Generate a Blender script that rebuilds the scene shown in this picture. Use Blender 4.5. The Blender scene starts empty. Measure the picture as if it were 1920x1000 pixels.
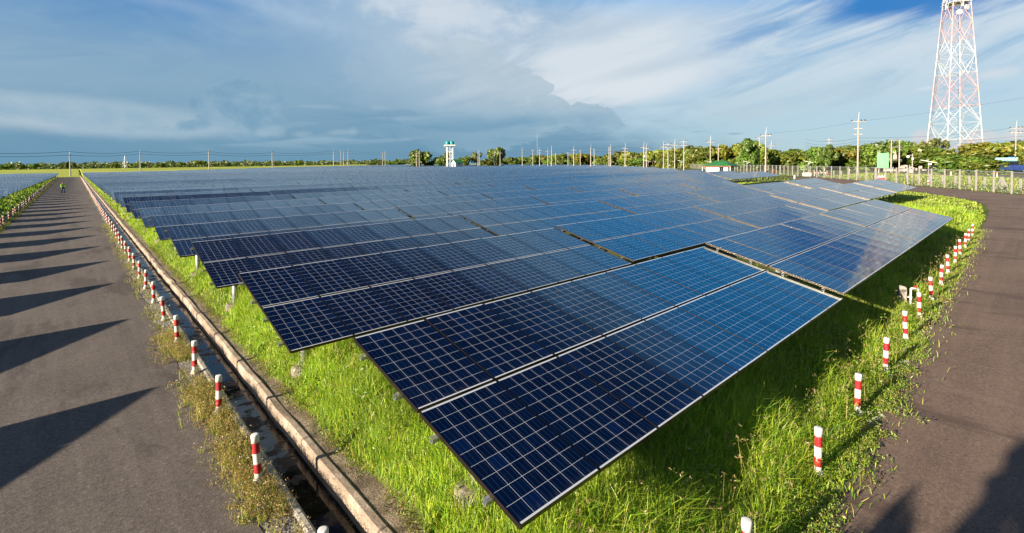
import bpy, bmesh, math, random
import numpy as np
from mathutils import Vector, Matrix, Euler
rnd = random.Random(7)
rng = np.random.default_rng(11)
R_ = math.radians
scene = bpy.context.scene
COL = scene.collection

# ------------------------------------------------------------------ camera
F, CX, CY = 913.16, 960.0, 336.54           # focal length and optical axis in photo pixels
CAM_R = np.array([[0.7360, -0.6769, -0.0109], [0.0302, 0.0168, 0.9994], [0.6763, 0.7359, -0.0328]])
CAM_Z = 4.0
camd = bpy.data.cameras.new('camera'); cam = bpy.data.objects.new('camera', camd); COL.objects.link(cam)
right, up, fwd = [Vector(v).normalized() for v in CAM_R]
cam.matrix_world = Matrix(((right.x, up.x, -fwd.x, 0), (right.y, up.y, -fwd.y, 0), (right.z, up.z, -fwd.z, CAM_Z), (0, 0, 0, 1)))
camd.sensor_width = 36.0; camd.lens = 36.0 * F / 1920; camd.shift_y = (CY - 500) / 1920
camd.clip_start = 0.1; camd.clip_end = 9000
scene.camera = cam
def ray(u, v):
    return CAM_R.T @ np.array([(u - CX) / F, (CY - v) / F, 1.0])
def at_depth(u, v, d):
    """world point seen in direction (u, v) of the photo at forward distance d"""
    r = ray(u, v); return Vector((r[0] * d, r[1] * d, CAM_Z + r[2] * d))
def on_level(u, v, z):
    r = ray(u, v); k = (z - CAM_Z) / r[2]; return Vector((r[0] * k, r[1] * k, z))
def px(P):
    q = CAM_R @ (np.asarray(P, float) - np.array([0, 0, CAM_Z])); return CX + F * q[0] / q[2], CY - F * q[1] / q[2], q[2]

# ------------------------------------------------------------------ light
EXPO = 1.5
scene.view_settings.view_transform = 'Standard'; scene.view_settings.look = 'None'
scene.view_settings.exposure = EXPO; scene.view_settings.gamma = 1
SX, SY = 3.4, -0.35                          # shadow offset per metre of height
sund = bpy.data.lights.new('sun', 'SUN'); sun = bpy.data.objects.new('sun', sund); COL.objects.link(sun)
sund.energy = 4.9; sund.angle = R_(0.5); sund.color = (1.0, 0.86, 0.66)
sun.rotation_euler = Vector((SX, SY, -1)).to_track_quat('-Z', 'Y').to_euler()
SUN_EL = math.atan(1 / math.hypot(SX, SY)); SUN_AZ = math.atan2(-SX, -SY)

# ------------------------------------------------------------------ node helper
class X:
    """a socket with arithmetic: builds Math nodes"""
    nt = None
    def __init__(s, sock): s.s = sock
    @staticmethod
    def op(kind, *a, clamp=False):
        n = X.nt.nodes.new('ShaderNodeMath'); n.operation = kind; n.use_clamp = clamp
        for i, v in enumerate(a):
            if isinstance(v, X): X.nt.links.new(v.s, n.inputs[i])
            else: n.inputs[i].default_value = v
        return X(n.outputs[0])
    def __add__(s, o): return X.op('ADD', s, o)
    __radd__ = __add__
    def __sub__(s, o): return X.op('SUBTRACT', s, o)
    def __rsub__(s, o): return X.op('SUBTRACT', o, s)
    def __mul__(s, o): return X.op('MULTIPLY', s, o)
    __rmul__ = __mul__
    def __truediv__(s, o): return X.op('DIVIDE', s, o)
    def lt(s, o): return X.op('LESS_THAN', s, o)
    def gt(s, o): return X.op('GREATER_THAN', s, o)
    def mx(s, o): return X.op('MAXIMUM', s, o)
    def mn(s, o): return X.op('MINIMUM', s, o)
    def fract(s): return X.op('FRACT', s)
    def floor(s): return X.op('FLOOR', s)
    def abs(s): return X.op('ABSOLUTE', s)
    def sqrt(s): return X.op('SQRT', s)
    def ramp(s, a, b, lo=0.0, hi=1.0, smooth=True):
        n = X.nt.nodes.new('ShaderNodeMapRange'); n.interpolation_type = 'SMOOTHSTEP' if smooth else 'LINEAR'
        X.nt.links.new(s.s, n.inputs[0])
        n.inputs[1].default_value = a; n.inputs[2].default_value = b; n.inputs[3].default_value = lo; n.inputs[4].default_value = hi
        return X(n.outputs[0])
def vec(x, y, z):
    n = X.nt.nodes.new('ShaderNodeCombineXYZ')
    for i, v in enumerate((x, y, z)):
        if isinstance(v, X): X.nt.links.new(v.s, n.inputs[i])
        else: n.inputs[i].default_value = v
    return n.outputs[0]
def noise(v, scale, detail=4, rough=0.5, dist=0.0):
    n = X.nt.nodes.new('ShaderNodeTexNoise'); n.inputs['Scale'].default_value = scale
    n.inputs['Detail'].default_value = detail; n.inputs['Roughness'].default_value = rough; n.inputs['Distortion'].default_value = dist
    if v is not None: X.nt.links.new(v, n.inputs['Vector'])
    return X(n.outputs[0])
def mix(fac, a, b, mode='MIX'):
    n = X.nt.nodes.new('ShaderNodeMix'); n.data_type = 'RGBA'; n.blend_type = mode
    for i, v in ((0, fac), (6, a), (7, b)):
        if isinstance(v, X): X.nt.links.new(v.s, n.inputs[i])
        elif hasattr(v, 'is_output'): X.nt.links.new(v, n.inputs[i])
        elif isinstance(v, (int, float)): n.inputs[i].default_value = v
        else: n.inputs[i].default_value = (v[0], v[1], v[2], 1)
    return n.outputs[2]
def lin(r, g, b, k=1.0):
    f = lambda c: (c / 255 / 12.92 if c <= 10 else ((c / 255 + 0.055) / 1.055) ** 2.4) * k
    return (f(r), f(g), f(b))

# ------------------------------------------------------------------ sky
world = bpy.data.worlds.new('World'); scene.world = world; world.use_nodes = True
X.nt = world.node_tree; X.nt.nodes.clear()
SK = 1 / 2 ** EXPO                           # clouds are given in picture brightness, the exposure is taken out
sky = X.nt.nodes.new('ShaderNodeTexSky'); sky.sky_type = 'NISHITA'; sky.sun_disc = False
sky.sun_elevation = SUN_EL; sky.sun_rotation = SUN_AZ; sky.altitude = 50; sky.air_density = 1.0; sky.dust_density = 0.6; sky.ozone_density = 2.5
tc = X.nt.nodes.new('ShaderNodeTexCoord')
sp = X.nt.nodes.new('ShaderNodeSeparateXYZ'); X.nt.links.new(tc.outputs['Generated'], sp.inputs[0])
dx, dy, dz = [X(o) for o in sp.outputs]
AZ = X.op('ARCTAN2', dx, dy) * 57.2958       # degrees from the road direction towards the row direction
EL = X.op('ARCSINE', dz) * 57.2958
def azel(u, v):
    r = ray(u, v); r = r / np.linalg.norm(r); return math.degrees(math.atan2(r[0], r[1])), math.degrees(math.asin(r[2]))
uvw = vec(AZ * 0.05, EL * 0.10, 1.7)
nA = noise(uvw, 1.6, 9, 0.58, 0.5) - 0.5     # large billows
th = R_(13)
SP = AZ * math.cos(th) + EL * math.sin(th); SQ = EL * math.cos(th) - AZ * math.sin(th)
nB = noise(vec(SP * 0.045, SQ * 0.20, 0.3), 1.5, 9, 0.6, 1.1) - 0.5   # streaks that climb to the right
nC = noise(vec(AZ * 0.30, EL * 0.42, 4.0), 1.0, 8, 0.60, 0.35) - 0.5  # cumulus edges
nD = noise(vec(AZ * 0.07, EL * 0.5, 8.0), 1.3, 7, 0.55, 0.4) - 0.5    # flat layers
def patch(u, v, ru, rv, ang, inner, wa=0.0, wb=0.0, wc=0.0):
    a0, e0 = azel(u, v); a1, _ = azel(u + ru, v); _, e1 = azel(u, v - rv)
    return patch_ae(a0, e0, abs(a1 - a0), abs(e1 - e0), ang, inner, wa, wb, wc)
def patch_ae(a0, e0, ra, re, ang, inner, wa=0.0, wb=0.0, wc=0.0):
    c, s = math.cos(R_(ang)), math.sin(R_(ang))
    a = AZ - a0; e = EL - e0
    p = (a * (c / ra) + e * (s / ra)); q = (e * (c / re) - a * (s / re))
    d = (p * p + q * q).sqrt()
    if wa: d = d + nA * wa
    if wb: d = d + nB * wb
    if wc: d = d + nC * wc
    return d.ramp(1.0, inner, 0.0, 1.0)
def blend(c, p, k, col): return mix(p * k, c, col)
skyb = X.nt.nodes.new('ShaderNodeMix'); skyb.data_type = 'RGBA'; skyb.blend_type = 'MULTIPLY'; skyb.inputs[0].default_value = 1
X.nt.links.new(sky.outputs[0], skyb.inputs[6]); skyb.inputs[7].default_value = (0.055, 0.08, 0.10, 1)
c = skyb.outputs[2]
W = lambda r, g, b, k=1.0: lin(r, g, b, SK * k)
# right half: clear blue high up, thin grey veil lower down
rb = mix(EL.ramp(9, 18, smooth=False), W(172, 198, 214), W(96, 154, 207))
rb = mix(EL.ramp(6, 0), rb, mix(AZ.ramp(55, 88), W(164, 193, 209), W(186, 207, 216)))
c = mix(EL.ramp(38, 22) * 0.92, c, rb)
wis = (nB * 1.7 + 0.58 + nA * 0.9).ramp(0.12, 0.95)
c = blend(c, wis, EL.ramp(24, 14) * EL.ramp(2, 11) * 0.82, W(214, 225, 233))
c = blend(c, (nB * -2.2 + 0.45).ramp(0.35, 0.9), EL.ramp(2, 8) * EL.ramp(22, 13) * 0.5, W(124, 170, 208))
c = blend(c, nD.ramp(0.02, 0.22), EL.ramp(9, 3) * 0.5, W(200, 215, 222))
# clear deep blue notch by the tower top
notch = patch(1710, -4, 330, 66, -6, 0.25, 0.5, 1.2)
c = blend(c, notch, 0.95, W(52, 127, 199))
c = blend(c, patch(1420, 62, 170, 26, 14, 0.1, 0, 1.6), 0.7, W(104, 158, 208))
c = blend(c, patch(1190, -4, 190, 24, -10, 0.1, 0.3, 1.5), 0.6, W(128, 168, 214))
c = blend(c, patch(1480, 118, 420, 44, 10, 0.0, 0, 2.0), 0.4, W(140, 181, 214))
c = blend(c, patch(1450, 190, 520, 60, 4, 0.2, 0, 0.8), 0.5, W(192, 211, 221))
# storm deck on the left half
deckcol = mix(EL.ramp(0.3, 9), W(110, 153, 180), W(138, 172, 197))
deckcol = mix(EL.ramp(8, 17), deckcol, mix(AZ.ramp(6, 32), W(94, 146, 198), W(152, 183, 213)))
deckcol = mix((nA * 2.2 + 0.5).ramp(0.4, 1.0) * EL.ramp(1, 8) * 0.45, deckcol, W(158, 186, 207))
deckcol = mix((nB * -2.0 + 0.5).ramp(0.55, 1.0) * EL.ramp(5, 12) * 0.35, deckcol, W(98, 144, 190))
deckm = (AZ + EL * -0.9 + nA * 26.0 - EL.ramp(7, 1) * 17.0).ramp(53, 36)
c = mix(deckm * EL.ramp(40, 26), c, deckcol)
# sunlit upper clouds in the middle
c = blend(c, patch(760, 90, 330, 170, -32, 0.0, 1.4, 0.4, 0.5), 0.62, W(172, 196, 215))
c = blend(c, patch(835, 60, 120, 70, -30, 0.2, 0.9, 0, 1.6), 0.45, W(205, 217, 228))
c = blend(c, patch(850, 22, 290, 90, -14, 0.1, 1.5, 0, 1.1), 0.85, W(210, 221, 231))
c = blend(c, patch(1100, 105, 400, 135, 14, 0.2, 0.9, 1.2), 0.94, W(216, 226, 234))
c = blend(c, patch(1180, 160, 300, 52, 8, 0.2, 0.5, 1.2), 0.8, W(224, 231, 237))
c = blend(c, patch(1120, 60, 200, 30, 12, 0.0, 0.4, 1.8), 0.5, W(164, 190, 215))
c = blend(c, patch(1230, 125, 240, 22, 10, 0.0, 0.4, 1.8), 0.45, W(176, 197, 214))
# big grey cumulus in front of it, its right edge stepped with billows
gs = nC * 1.6 + nA * 1.2 + 0.5
grey = mix(EL.ramp(2.5, 11), W(138, 174, 197), W(178, 197, 211))
grey = mix(gs.ramp(0.35, 0.9) * 0.5, grey, mix(EL.ramp(3, 11), W(158, 188, 206), W(200, 212, 222)))
cum = patch(845, 178, 190, 118, -16, 0.90, 0.5, 0, 1.1).mx(patch(958, 196, 92, 76, -20, 0.9, 0.3, 0, 1.2)).mx(patch(1030, 212, 44, 40, 0, 0.88, 0.2, 0, 1.2)).mx(patch(1112, 222, 62, 28, -8, 0.88, 0.2, 0, 1.5))
leftfade = AZ.ramp(27, 42)
c = mix(cum * (leftfade * 0.62 + 0.12), c, grey)
c = blend(c, patch(900, 232, 300, 22, 2, 0.1, 0.4, 0.6, 0.6), 0.7, W(124, 165, 192))
c = blend(c, (nD * 2.2 + 0.5).ramp(0.55, 0.95), EL.ramp(7.5, 5) * EL.ramp(0.8, 3) * AZ.ramp(75, 55) * 0.5, W(164, 192, 209))
c = blend(c, (nD * -2.2 + 0.5).ramp(0.55, 0.95), EL.ramp(8, 5) * EL.ramp(0.8, 3) * AZ.ramp(70, 50) * 0.5, W(104, 150, 181))
# pale bank low on the left, broken by dark scud
bank = patch(150, 218, 390, 48, -3, 0.45, 0.9, 0.2, 0.5)
bcol = mix((nA * 1.8 + nC * 0.8 + 0.5).ramp(0.2, 0.85), W(152, 182, 202), W(184, 200, 212))
c = blend(c, bank, 0.95, bcol)
scud = patch(455, 212, 92, 58, 0, 0.75, 0.5, 0, 1.5).mx(patch(385, 232, 70, 14, 6, 0.4, 0.2, 0, 1.8))
c = blend(c, scud, 0.85, mix((nC * 2.0 + 0.5).ramp(0.2, 0.9), W(122, 162, 190), W(150, 181, 202)))
for (u, v, a, b, k) in ((512, 247, 34, 17, .75), (490, 250, 20, 10, .6), (566, 252, 26, 9, .6), (405, 242, 44, 9, .6), (448, 246, 30, 8, .5), (640, 249, 34, 9, .55), (662, 246, 14, 9, .5), (714, 202, 36, 8, .6), (590, 200, 60, 5, .4), (752, 222, 60, 6, .4)):
    c = blend(c, patch(u, v, a, b, 0, 0.2, 0.3, 0, 1.6), k * 0.6, W(170, 194, 209))
c = blend(c, patch(545, 26, 190, 46, -12, 0.0, 1.2, 0.3, 1.2), 0.75, W(166, 192, 217))
c = blend(c, patch(330, 8, 190, 22, -4, 0.0, 1.0, 0.6, 0.8), 0.5, W(150, 178, 212))
# small rosy clouds behind the mast and tiny dark ones
for (u, v, a, b) in ((1735, 258, 34, 18), (1842, 256, 52, 19), (1910, 254, 60, 18)):
    c = blend(c, patch(u, v, a, b, 0, 0.45, 0.5, 0, 1.8), 0.62, W(222, 217, 219))
c = blend(c, patch(1378, 251, 24, 4, 0, 0.0, 0.1, 0, 1.0), 0.7, W(136, 169, 191))
c = blend(c, patch(1310, 247, 22, 3, 0, 0.0, 0.1, 0, 1.0), 0.5, W(140, 172, 192))
c = blend(c, patch(1735, 166, 40, 7, 2, 0.1, 0.2, 1.2, .5), 0.7, W(220, 228, 234))
c = blend(c, patch(1870, 138, 80, 15, 3, 0.2, 0.2, 1.2, .5), 0.7, W(212, 223, 231))
# above the picture: bright sunlit cloud, then darker
c = blend(c, patch_ae(78, 23, 52, 9, 0, 0.2, 0.25, 0.25), 0.94, W(36, 150, 214, 1.40))
c = blend(c, patch_ae(2, 26.8, 60, 7, 0, 0.15, 0.5, 0.3), 0.92, W(180, 200, 218, 1.5))
c = blend(c, (EL + nA * 5.0).ramp(28.5, 37), 0.95, W(6, 50, 118, 0.5))
c = blend(c, EL.ramp(64, 78), 0.85, W(140, 170, 210, 1.1))  # brighter zenith added to lift the light inside shadows
back = (dx * -0.985 + dy * 0.10 - 0.12).ramp(0.0, 0.75) * EL.ramp(2, 12)  # sun-side sky brightened out of view, added fill for the shadows
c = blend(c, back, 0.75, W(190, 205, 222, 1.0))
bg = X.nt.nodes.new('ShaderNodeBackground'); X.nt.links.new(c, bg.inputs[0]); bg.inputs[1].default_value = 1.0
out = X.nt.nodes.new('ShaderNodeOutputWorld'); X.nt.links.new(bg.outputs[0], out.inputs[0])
world.cycles.sampling_method = 'MANUAL'; world.cycles.sample_map_resolution = 512
scene.cycles.max_bounces = 5; scene.cycles.diffuse_bounces = 2; scene.cycles.glossy_bounces = 2
scene.cycles.transparent_max_bounces = 4; scene.cycles.caustics_reflective = False; scene.cycles.caustics_refractive = False

# ------------------------------------------------------------------ materials
def material(name, build):
    m = bpy.data.materials.new(name); m.use_nodes = True; X.nt = m.node_tree
    b = X.nt.nodes['Principled BSDF']; build(b); return m
def link(sock, b, name):
    X.nt.links.new(sock.s if isinstance(sock, X) else sock, b.inputs[name])
def objco():
    return X.nt.nodes.new('ShaderNodeTexCoord').outputs['Object']
def pos():
    return X.nt.nodes.new('ShaderNodeNewGeometry').outputs['Position']
def bump(b, h, strength=0.4, dist=0.02):
    n = X.nt.nodes.new('ShaderNodeBump'); n.inputs['Strength'].default_value = strength; n.inputs['Distance'].default_value = dist
    X.nt.links.new(h.s, n.inputs['Height']); X.nt.links.new(n.outputs[0], b.inputs['Normal'])
def plain(name, col, rough=0.6, var=0.12, scale=6.0, metal=0.0, spec=0.4, dirt=None):
    def f(b):
        n = noise(objco(), scale, 5, 0.6)
        lo = [x * (1 - var * 1.6) for x in col]; hi = [min(1, x * (1 + var)) for x in col]
        cc = mix(n.ramp(0.3, 0.7), lo, hi)
        if dirt: cc = mix(noise(objco(), scale * 0.37, 6, 0.7).ramp(0.52, 0.75) * 0.7, cc, dirt)
        link(cc, b, 'Base Color'); b.inputs['Roughness'].default_value = rough; b.inputs['Metallic'].default_value = metal
        b.inputs['Specular IOR Level'].default_value = spec
    return material(name, f)
M = {}
M['white'] = plain('white_paint', (0.68, 0.66, 0.62), 0.5, 0.10, 11, dirt=(0.36, 0.31, 0.24))
M['red'] = plain('red_paint', (0.36, 0.018, 0.025), 0.45, 0.25, 12, dirt=(0.24, 0.05, 0.045))
M['concrete'] = plain('concrete', (0.36, 0.33, 0.29), 0.9, 0.2, 5, dirt=(0.16, 0.14, 0.11))
M['oldconcrete'] = plain('stained_concrete', (0.22, 0.19, 0.155), 0.95, 0.25, 7, dirt=(0.09, 0.075, 0.055))
M['pole'] = plain('concrete_pole', (0.36, 0.32, 0.29), 0.85, 0.12, 2, dirt=(0.24, 0.21, 0.18))
M['fencepost'] = plain('fence_post_concrete', (0.29, 0.27, 0.25), 0.8, 0.1, 3, dirt=(0.42, 0.38, 0.33))
M['galv'] = plain('galvanised_steel', (0.46, 0.48, 0.49), 0.4, 0.12, 12, 0.7)
M['frame'] = plain('dark_bronze_frame', (0.095, 0.078, 0.064), 0.40, 0.1, 4, 1.0, 0.3)
M['dark'] = plain('dark_metal', (0.03, 0.03, 0.035), 0.5, 0.1, 6)
M['cable'] = plain('cable_rubber', (0.025, 0.03, 0.035), 0.6, 0.05, 4)
M['green_sign'] = plain('green_sheet', (0.085, 0.40, 0.14), 0.5, 0.06, 2)
M['green_roof'] = plain('green_roof_sheet', (0.035, 0.17, 0.06), 0.5, 0.12, 1.5)
M['tank'] = plain('teal_tank', (0.01, 0.27, 0.27), 0.35, 0.2, 0.6)
M['wallwhite'] = plain('white_plaster', (0.62, 0.62, 0.60), 0.8, 0.05, 0.8, dirt=(0.58, 0.55, 0.5))
M['darkglass'] = plain('window_glass', (0.02, 0.022, 0.025), 0.1, 0.05, 3, spec=0.6)
M['fascia'] = plain('red_brown_fascia', (0.24, 0.08, 0.05), 0.7, 0.1, 2)
M['bark'] = plain('bark', (0.11, 0.075, 0.05), 0.9, 0.3, 3)
M['skin'] = plain('skin', (0.36, 0.2, 0.13), 0.6, 0.05, 8)
M['lime'] = plain('lime_shirt', (0.36, 0.72, 0.05), 0.8, 0.08, 6)
M['jeans'] = plain('blue_trousers', (0.025, 0.06, 0.14), 0.85, 0.15, 8)
M['hair'] = plain('black_hair', (0.012, 0.01, 0.01), 0.6, 0.1, 20)
M['redcloth'] = plain('red_cloth', (0.35, 0.03, 0.04), 0.85, 0.1, 8)
M['darkcloth'] = plain('dark_cloth', (0.03, 0.03, 0.035), 0.85, 0.1, 8)
def paint(name, col, chip):
    def f(b):
        o_ = objco(); s_ = X.nt.nodes.new('ShaderNodeSeparateXYZ'); X.nt.links.new(o_, s_.inputs[0]); z_ = X(s_.outputs[2])
        oi = X.nt.nodes.new('ShaderNodeObjectInfo'); r_ = X(oi.outputs['Random'])
        ad = X.nt.nodes.new('ShaderNodeVectorMath'); X.nt.links.new(o_, ad.inputs[0]); X.nt.links.new(vec(r_ * 37.0, r_ * 11.0, r_ * 23.0), ad.inputs[1]); v_ = ad.outputs[0]
        c_ = mix(noise(v_, 5.0, 5, 0.6).ramp(0.3, 0.75) * 0.5, col, [x * 0.62 for x in col])
        c_ = mix(noise(v_, 24.0, 5, 0.7).ramp(0.63, 0.66) * 0.85, c_, chip)
        mud = (z_ * -5.5 + 0.95 + (noise(v_, 14.0, 5, 0.7) - 0.5) * 2.2).ramp(0.45, 0.95)
        c_ = mix(mud * 0.75, c_, (0.26, 0.19, 0.12))
        c_ = mix(noise(vec(X(s_.outputs[0]) * 30.0, X(s_.outputs[1]) * 30.0 + r_ * 50.0, z_ * 2.0), 1.5, 4, 0.6).ramp(0.55, 0.75) * 0.35, c_, (0.30, 0.25, 0.19))
        link(c_, b, 'Base Color'); b.inputs['Roughness'].default_value = 0.6; b.inputs['Specular IOR Level'].default_value = 0.3
    return material(name, f)
M['bwhite'] = paint('bollard_white_paint', (0.70, 0.68, 0.64), (0.34, 0.30, 0.26)); M['bred'] = paint('bollard_red_paint', (0.37, 0.016, 0.024), (0.55, 0.42, 0.38))
M['orange'] = plain('orange_plastic', (0.65, 0.14, 0.02), 0.5, 0.06, 4)
M['carpaint'] = plain('dark_blue_car_paint', (0.035, 0.06, 0.10), 0.25, 0.06, 2, 0.3)
M['busblue'] = plain('deep_blue_paint', (0.03, 0.06, 0.22), 0.35, 0.2, 0.8)
M['busteal'] = plain('pale_teal_paint', (0.34, 0.68, 0.66), 0.4, 0.06, 0.8)
M['tyre'] = plain('tyre_rubber', (0.02, 0.02, 0.02), 0.85, 0.1, 6)
M['towerwhite'] = plain('tower_white', (0.52, 0.52, 0.52), 0.5, 0.04, 1)
M['towerred'] = plain('tower_red', (0.52, 0.33, 0.31), 0.55, 0.10, 1)
M['stonewall'] = plain('pale_rubble_wall', (0.42, 0.37, 0.33), 0.9, 0.3, 0.8)

def f_glass(b):
    uvn = X.nt.nodes.new('ShaderNodeUVMap'); s = X.nt.nodes.new('ShaderNodeSeparateXYZ'); X.nt.links.new(uvn.outputs[0], s.inputs[0])
    u, v = X(s.outputs[0]), X(s.outputs[1])
    oi = X.nt.nodes.new('ShaderNodeObjectInfo'); rn = X(oi.outputs['Random'])
    x = u.fract() * 0.998; y = v.fract() * 1.485
    cx_ = (x - 0.0130) / 0.1620; cy_ = (y - 0.0230) / 0.1595
    fx = cx_.fract(); fy = cy_.fract()
    inx = cx_.gt(0.0) * cx_.lt(6.0); iny = cy_.gt(0.0) * cy_.lt(9.0)
    wn = X.nt.nodes.new('ShaderNodeTexWhiteNoise'); wn.noise_dimensions = '3D'
    X.nt.links.new(vec(cx_.floor() + u.floor() * 17.0, cy_.floor() + v.floor() * 31.0, rn * 91.0), wn.inputs['Vector'])
    cr = X(wn.outputs[0])
    cell = mix(cr, (0.0004, 0.0021, 0.0062), (0.0010, 0.0056, 0.019))
    cell = mix(cr.gt(0.93) * 0.7, cell, (0.0014, 0.009, 0.042))
    grain = noise(vec(u * 40.0, v * 60.0, rn * 20.0), 3.0, 3, 0.6)
    cell = mix(grain.ramp(0.3, 0.75) * 0.35, cell, (0.0014, 0.0075, 0.031))
    bus = (((fx * 3.0).fract() - 0.5).abs()).lt(0.028)
    c_ = mix(bus * 0.5, cell, (0.05, 0.08, 0.16))
    gx = ((fx - 0.5).abs()).gt(0.4902) * cx_.gt(0.3) * cx_.lt(5.7)
    gy = ((fy - 0.5).abs()).gt(0.4908) * cy_.gt(0.3) * cy_.lt(8.7)
    c_ = mix(inx * gy, c_, (0.62, 0.64, 0.66))
    c_ = mix(iny * gx, c_, (0.62, 0.64, 0.66))
    c_ = mix((1.0 - inx) * 0.9, c_, (0.002, 0.006, 0.022))
    c_ = mix((1.0 - iny) * inx, c_, (0.62, 0.64, 0.66))
    # thin film of dust and a few droppings
    dn = noise(vec(u * 1.0, v * 1.4, rn * 30.0), 2.2, 6, 0.65)
    c_ = mix(dn.ramp(0.45, 0.9) * 0.010, c_, (0.45, 0.42, 0.38))
    edge = y.ramp(0.10, 0.012) * noise(vec(u * 6.0, v * 2.0, rn * 9.0), 3.0, 4, 0.6).ramp(0.4, 0.8)
    c_ = mix(edge * 0.08, c_, (0.40, 0.36, 0.30))
    dr = noise(vec(u * 1.0, v * 1.5, rn * 70.0 + 3.0), 9.0, 2, 0.5)
    c_ = mix(dr.ramp(0.845, 0.86), c_, (0.6, 0.6, 0.56))
    link(c_, b, 'Base Color')
    rr = dn.ramp(0.3, 0.8, 0.055, 0.11); link(rr, b, 'Roughness')
    b.inputs['IOR'].default_value = 2.1; b.inputs['Specular IOR Level'].default_value = 0.5; b.inputs['Specular Tint'].default_value = (0.20, 0.74, 1.0, 1)
M['glass'] = material('solar_glass_over_silicon_cells', f_glass)

def f_asphalt(b, tone=(1.0, 1.0, 1.0)):
    p = pos(); s = X.nt.nodes.new('ShaderNodeSeparateXYZ'); X.nt.links.new(p, s.inputs[0]); x, y = X(s.outputs[0]), X(s.outputs[1])
    big = noise(p, 0.35, 5, 0.6); mid = noise(p, 5.0, 4, 0.65); fine = noise(p, 60.0, 3, 0.7); st = noise(vec(x * 3.0, y * 0.12, 0.0), 1.4, 4, 0.6) * y.gt(1.75 + 0.0) + noise(vec(x * 0.10, y * 2.6, 5.0), 1.4, 4, 0.6) * (1.0 - y.gt(1.75))
    c_ = mix(big.ramp(0.3, 0.7), (0.056, 0.048, 0.043), (0.112, 0.096, 0.086))
    c_ = mix(st.ramp(0.40, 0.66) * 0.7, c_, (0.128, 0.110, 0.098))
    c_ = mix(mid.ramp(0.35, 0.7) * 0.35, c_, (0.060, 0.047, 0.043))
    c_ = mix(fine.ramp(0.3, 0.75) * 0.75, c_, (0.175, 0.146, 0.130))
    c_ = mix(noise(p, 85.0, 2, 0.5).ramp(0.70, 0.78), c_, (0.26, 0.23, 0.2))
    g2 = noise(p, 22.0, 5, 0.85)
    c_ = mix(g2.ramp(0.54, 0.66) * 0.75, c_, (0.23, 0.198, 0.172)); c_ = mix(g2.ramp(0.47, 0.36) * 0.7, c_, (0.045, 0.036, 0.032))
    patchy = noise(vec(x * 0.9, y * 0.25, 3.0), 0.8, 7, 0.7)
    c_ = mix(patchy.ramp(0.52, 0.62) * 0.6, c_, (0.052, 0.043, 0.040)); c_ = mix(patchy.ramp(0.42, 0.30) * 0.35, c_, (0.19, 0.160, 0.140))
    c_ = mix(noise(p, 7.0, 2, 0.5).ramp(0.73, 0.76) * 0.7, c_, (0.20, 0.16, 0.10))
    c_ = mix(1.0, c_, tone, 'MULTIPLY')
    link(c_, b, 'Base Color'); b.inputs['Roughness'].default_value = 0.92; b.inputs['Specular IOR Level'].default_value = 0.25
    bump(b, fine * 0.6 + mid * 0.6, 0.55, 0.012)
M['asphalt'] = material('asphalt', f_asphalt)
M['asphalt_brown'] = material('brownish_asphalt', lambda b: f_asphalt(b, (1.32, 1.10, 0.98)))
def f_soil(b):
    p = pos(); n1 = noise(p, 0.05, 6, 0.6); n2 = noise(p, 1.3, 6, 0.65); n3 = noise(p, 18, 4, 0.6)
    c_ = mix(n2.ramp(0.35, 0.7), (0.055, 0.085, 0.018), (0.14, 0.165, 0.03))
    c_ = mix(n3.ramp(0.35, 0.75) * 0.5, c_, (0.10, 0.085, 0.045))
    s = X.nt.nodes.new('ShaderNodeSeparateXYZ'); X.nt.links.new(p, s.inputs[0])
    far = (X(s.outputs[1]) + X(s.outputs[0]) * 0.12).ramp(255, 300)
    field = mix(n1.ramp(0.3, 0.7), (0.30, 0.36, 0.05), (0.48, 0.48, 0.09))
    field = mix(noise(vec(X(s.outputs[0]) * 0.006, X(s.outputs[1]) * 0.05, 0.0), 1.0, 4).ramp(0.4, 0.65) * 0.5, field, (0.12, 0.2, 0.035))
    c_ = mix(far, c_, field)
    link(c_, b, 'Base Color'); b.inputs['Roughness'].default_value = 0.95; b.inputs['Specular IOR Level'].default_value = 0.1
    bump(b, n2 + n3 * 0.5, 0.6, 0.08)
M['soil'] = material('soil_and_turf', f_soil)
def f_gravel(b):
    p = pos(); vo = X.nt.nodes.new('ShaderNodeTexVoronoi'); vo.inputs['Scale'].default_value = 28; X.nt.links.new(p, vo.inputs['Vector'])
    c_ = mix(X(vo.outputs['Color']) if False else noise(p, 24, 3, 0.6).ramp(0.3, 0.7), (0.11, 0.10, 0.09), (0.34, 0.31, 0.27))
    c_ = mix(noise(p, 2.2, 4).ramp(0.45, 0.7) * 0.8, c_, (0.07, 0.065, 0.05))
    link(c_, b, 'Base Color'); b.inputs['Roughness'].default_value = 0.95; bump(b, X(vo.outputs['Distance']), 0.7, 0.02)
M['gravel'] = material('gravel_shoulder', f_gravel)
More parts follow.
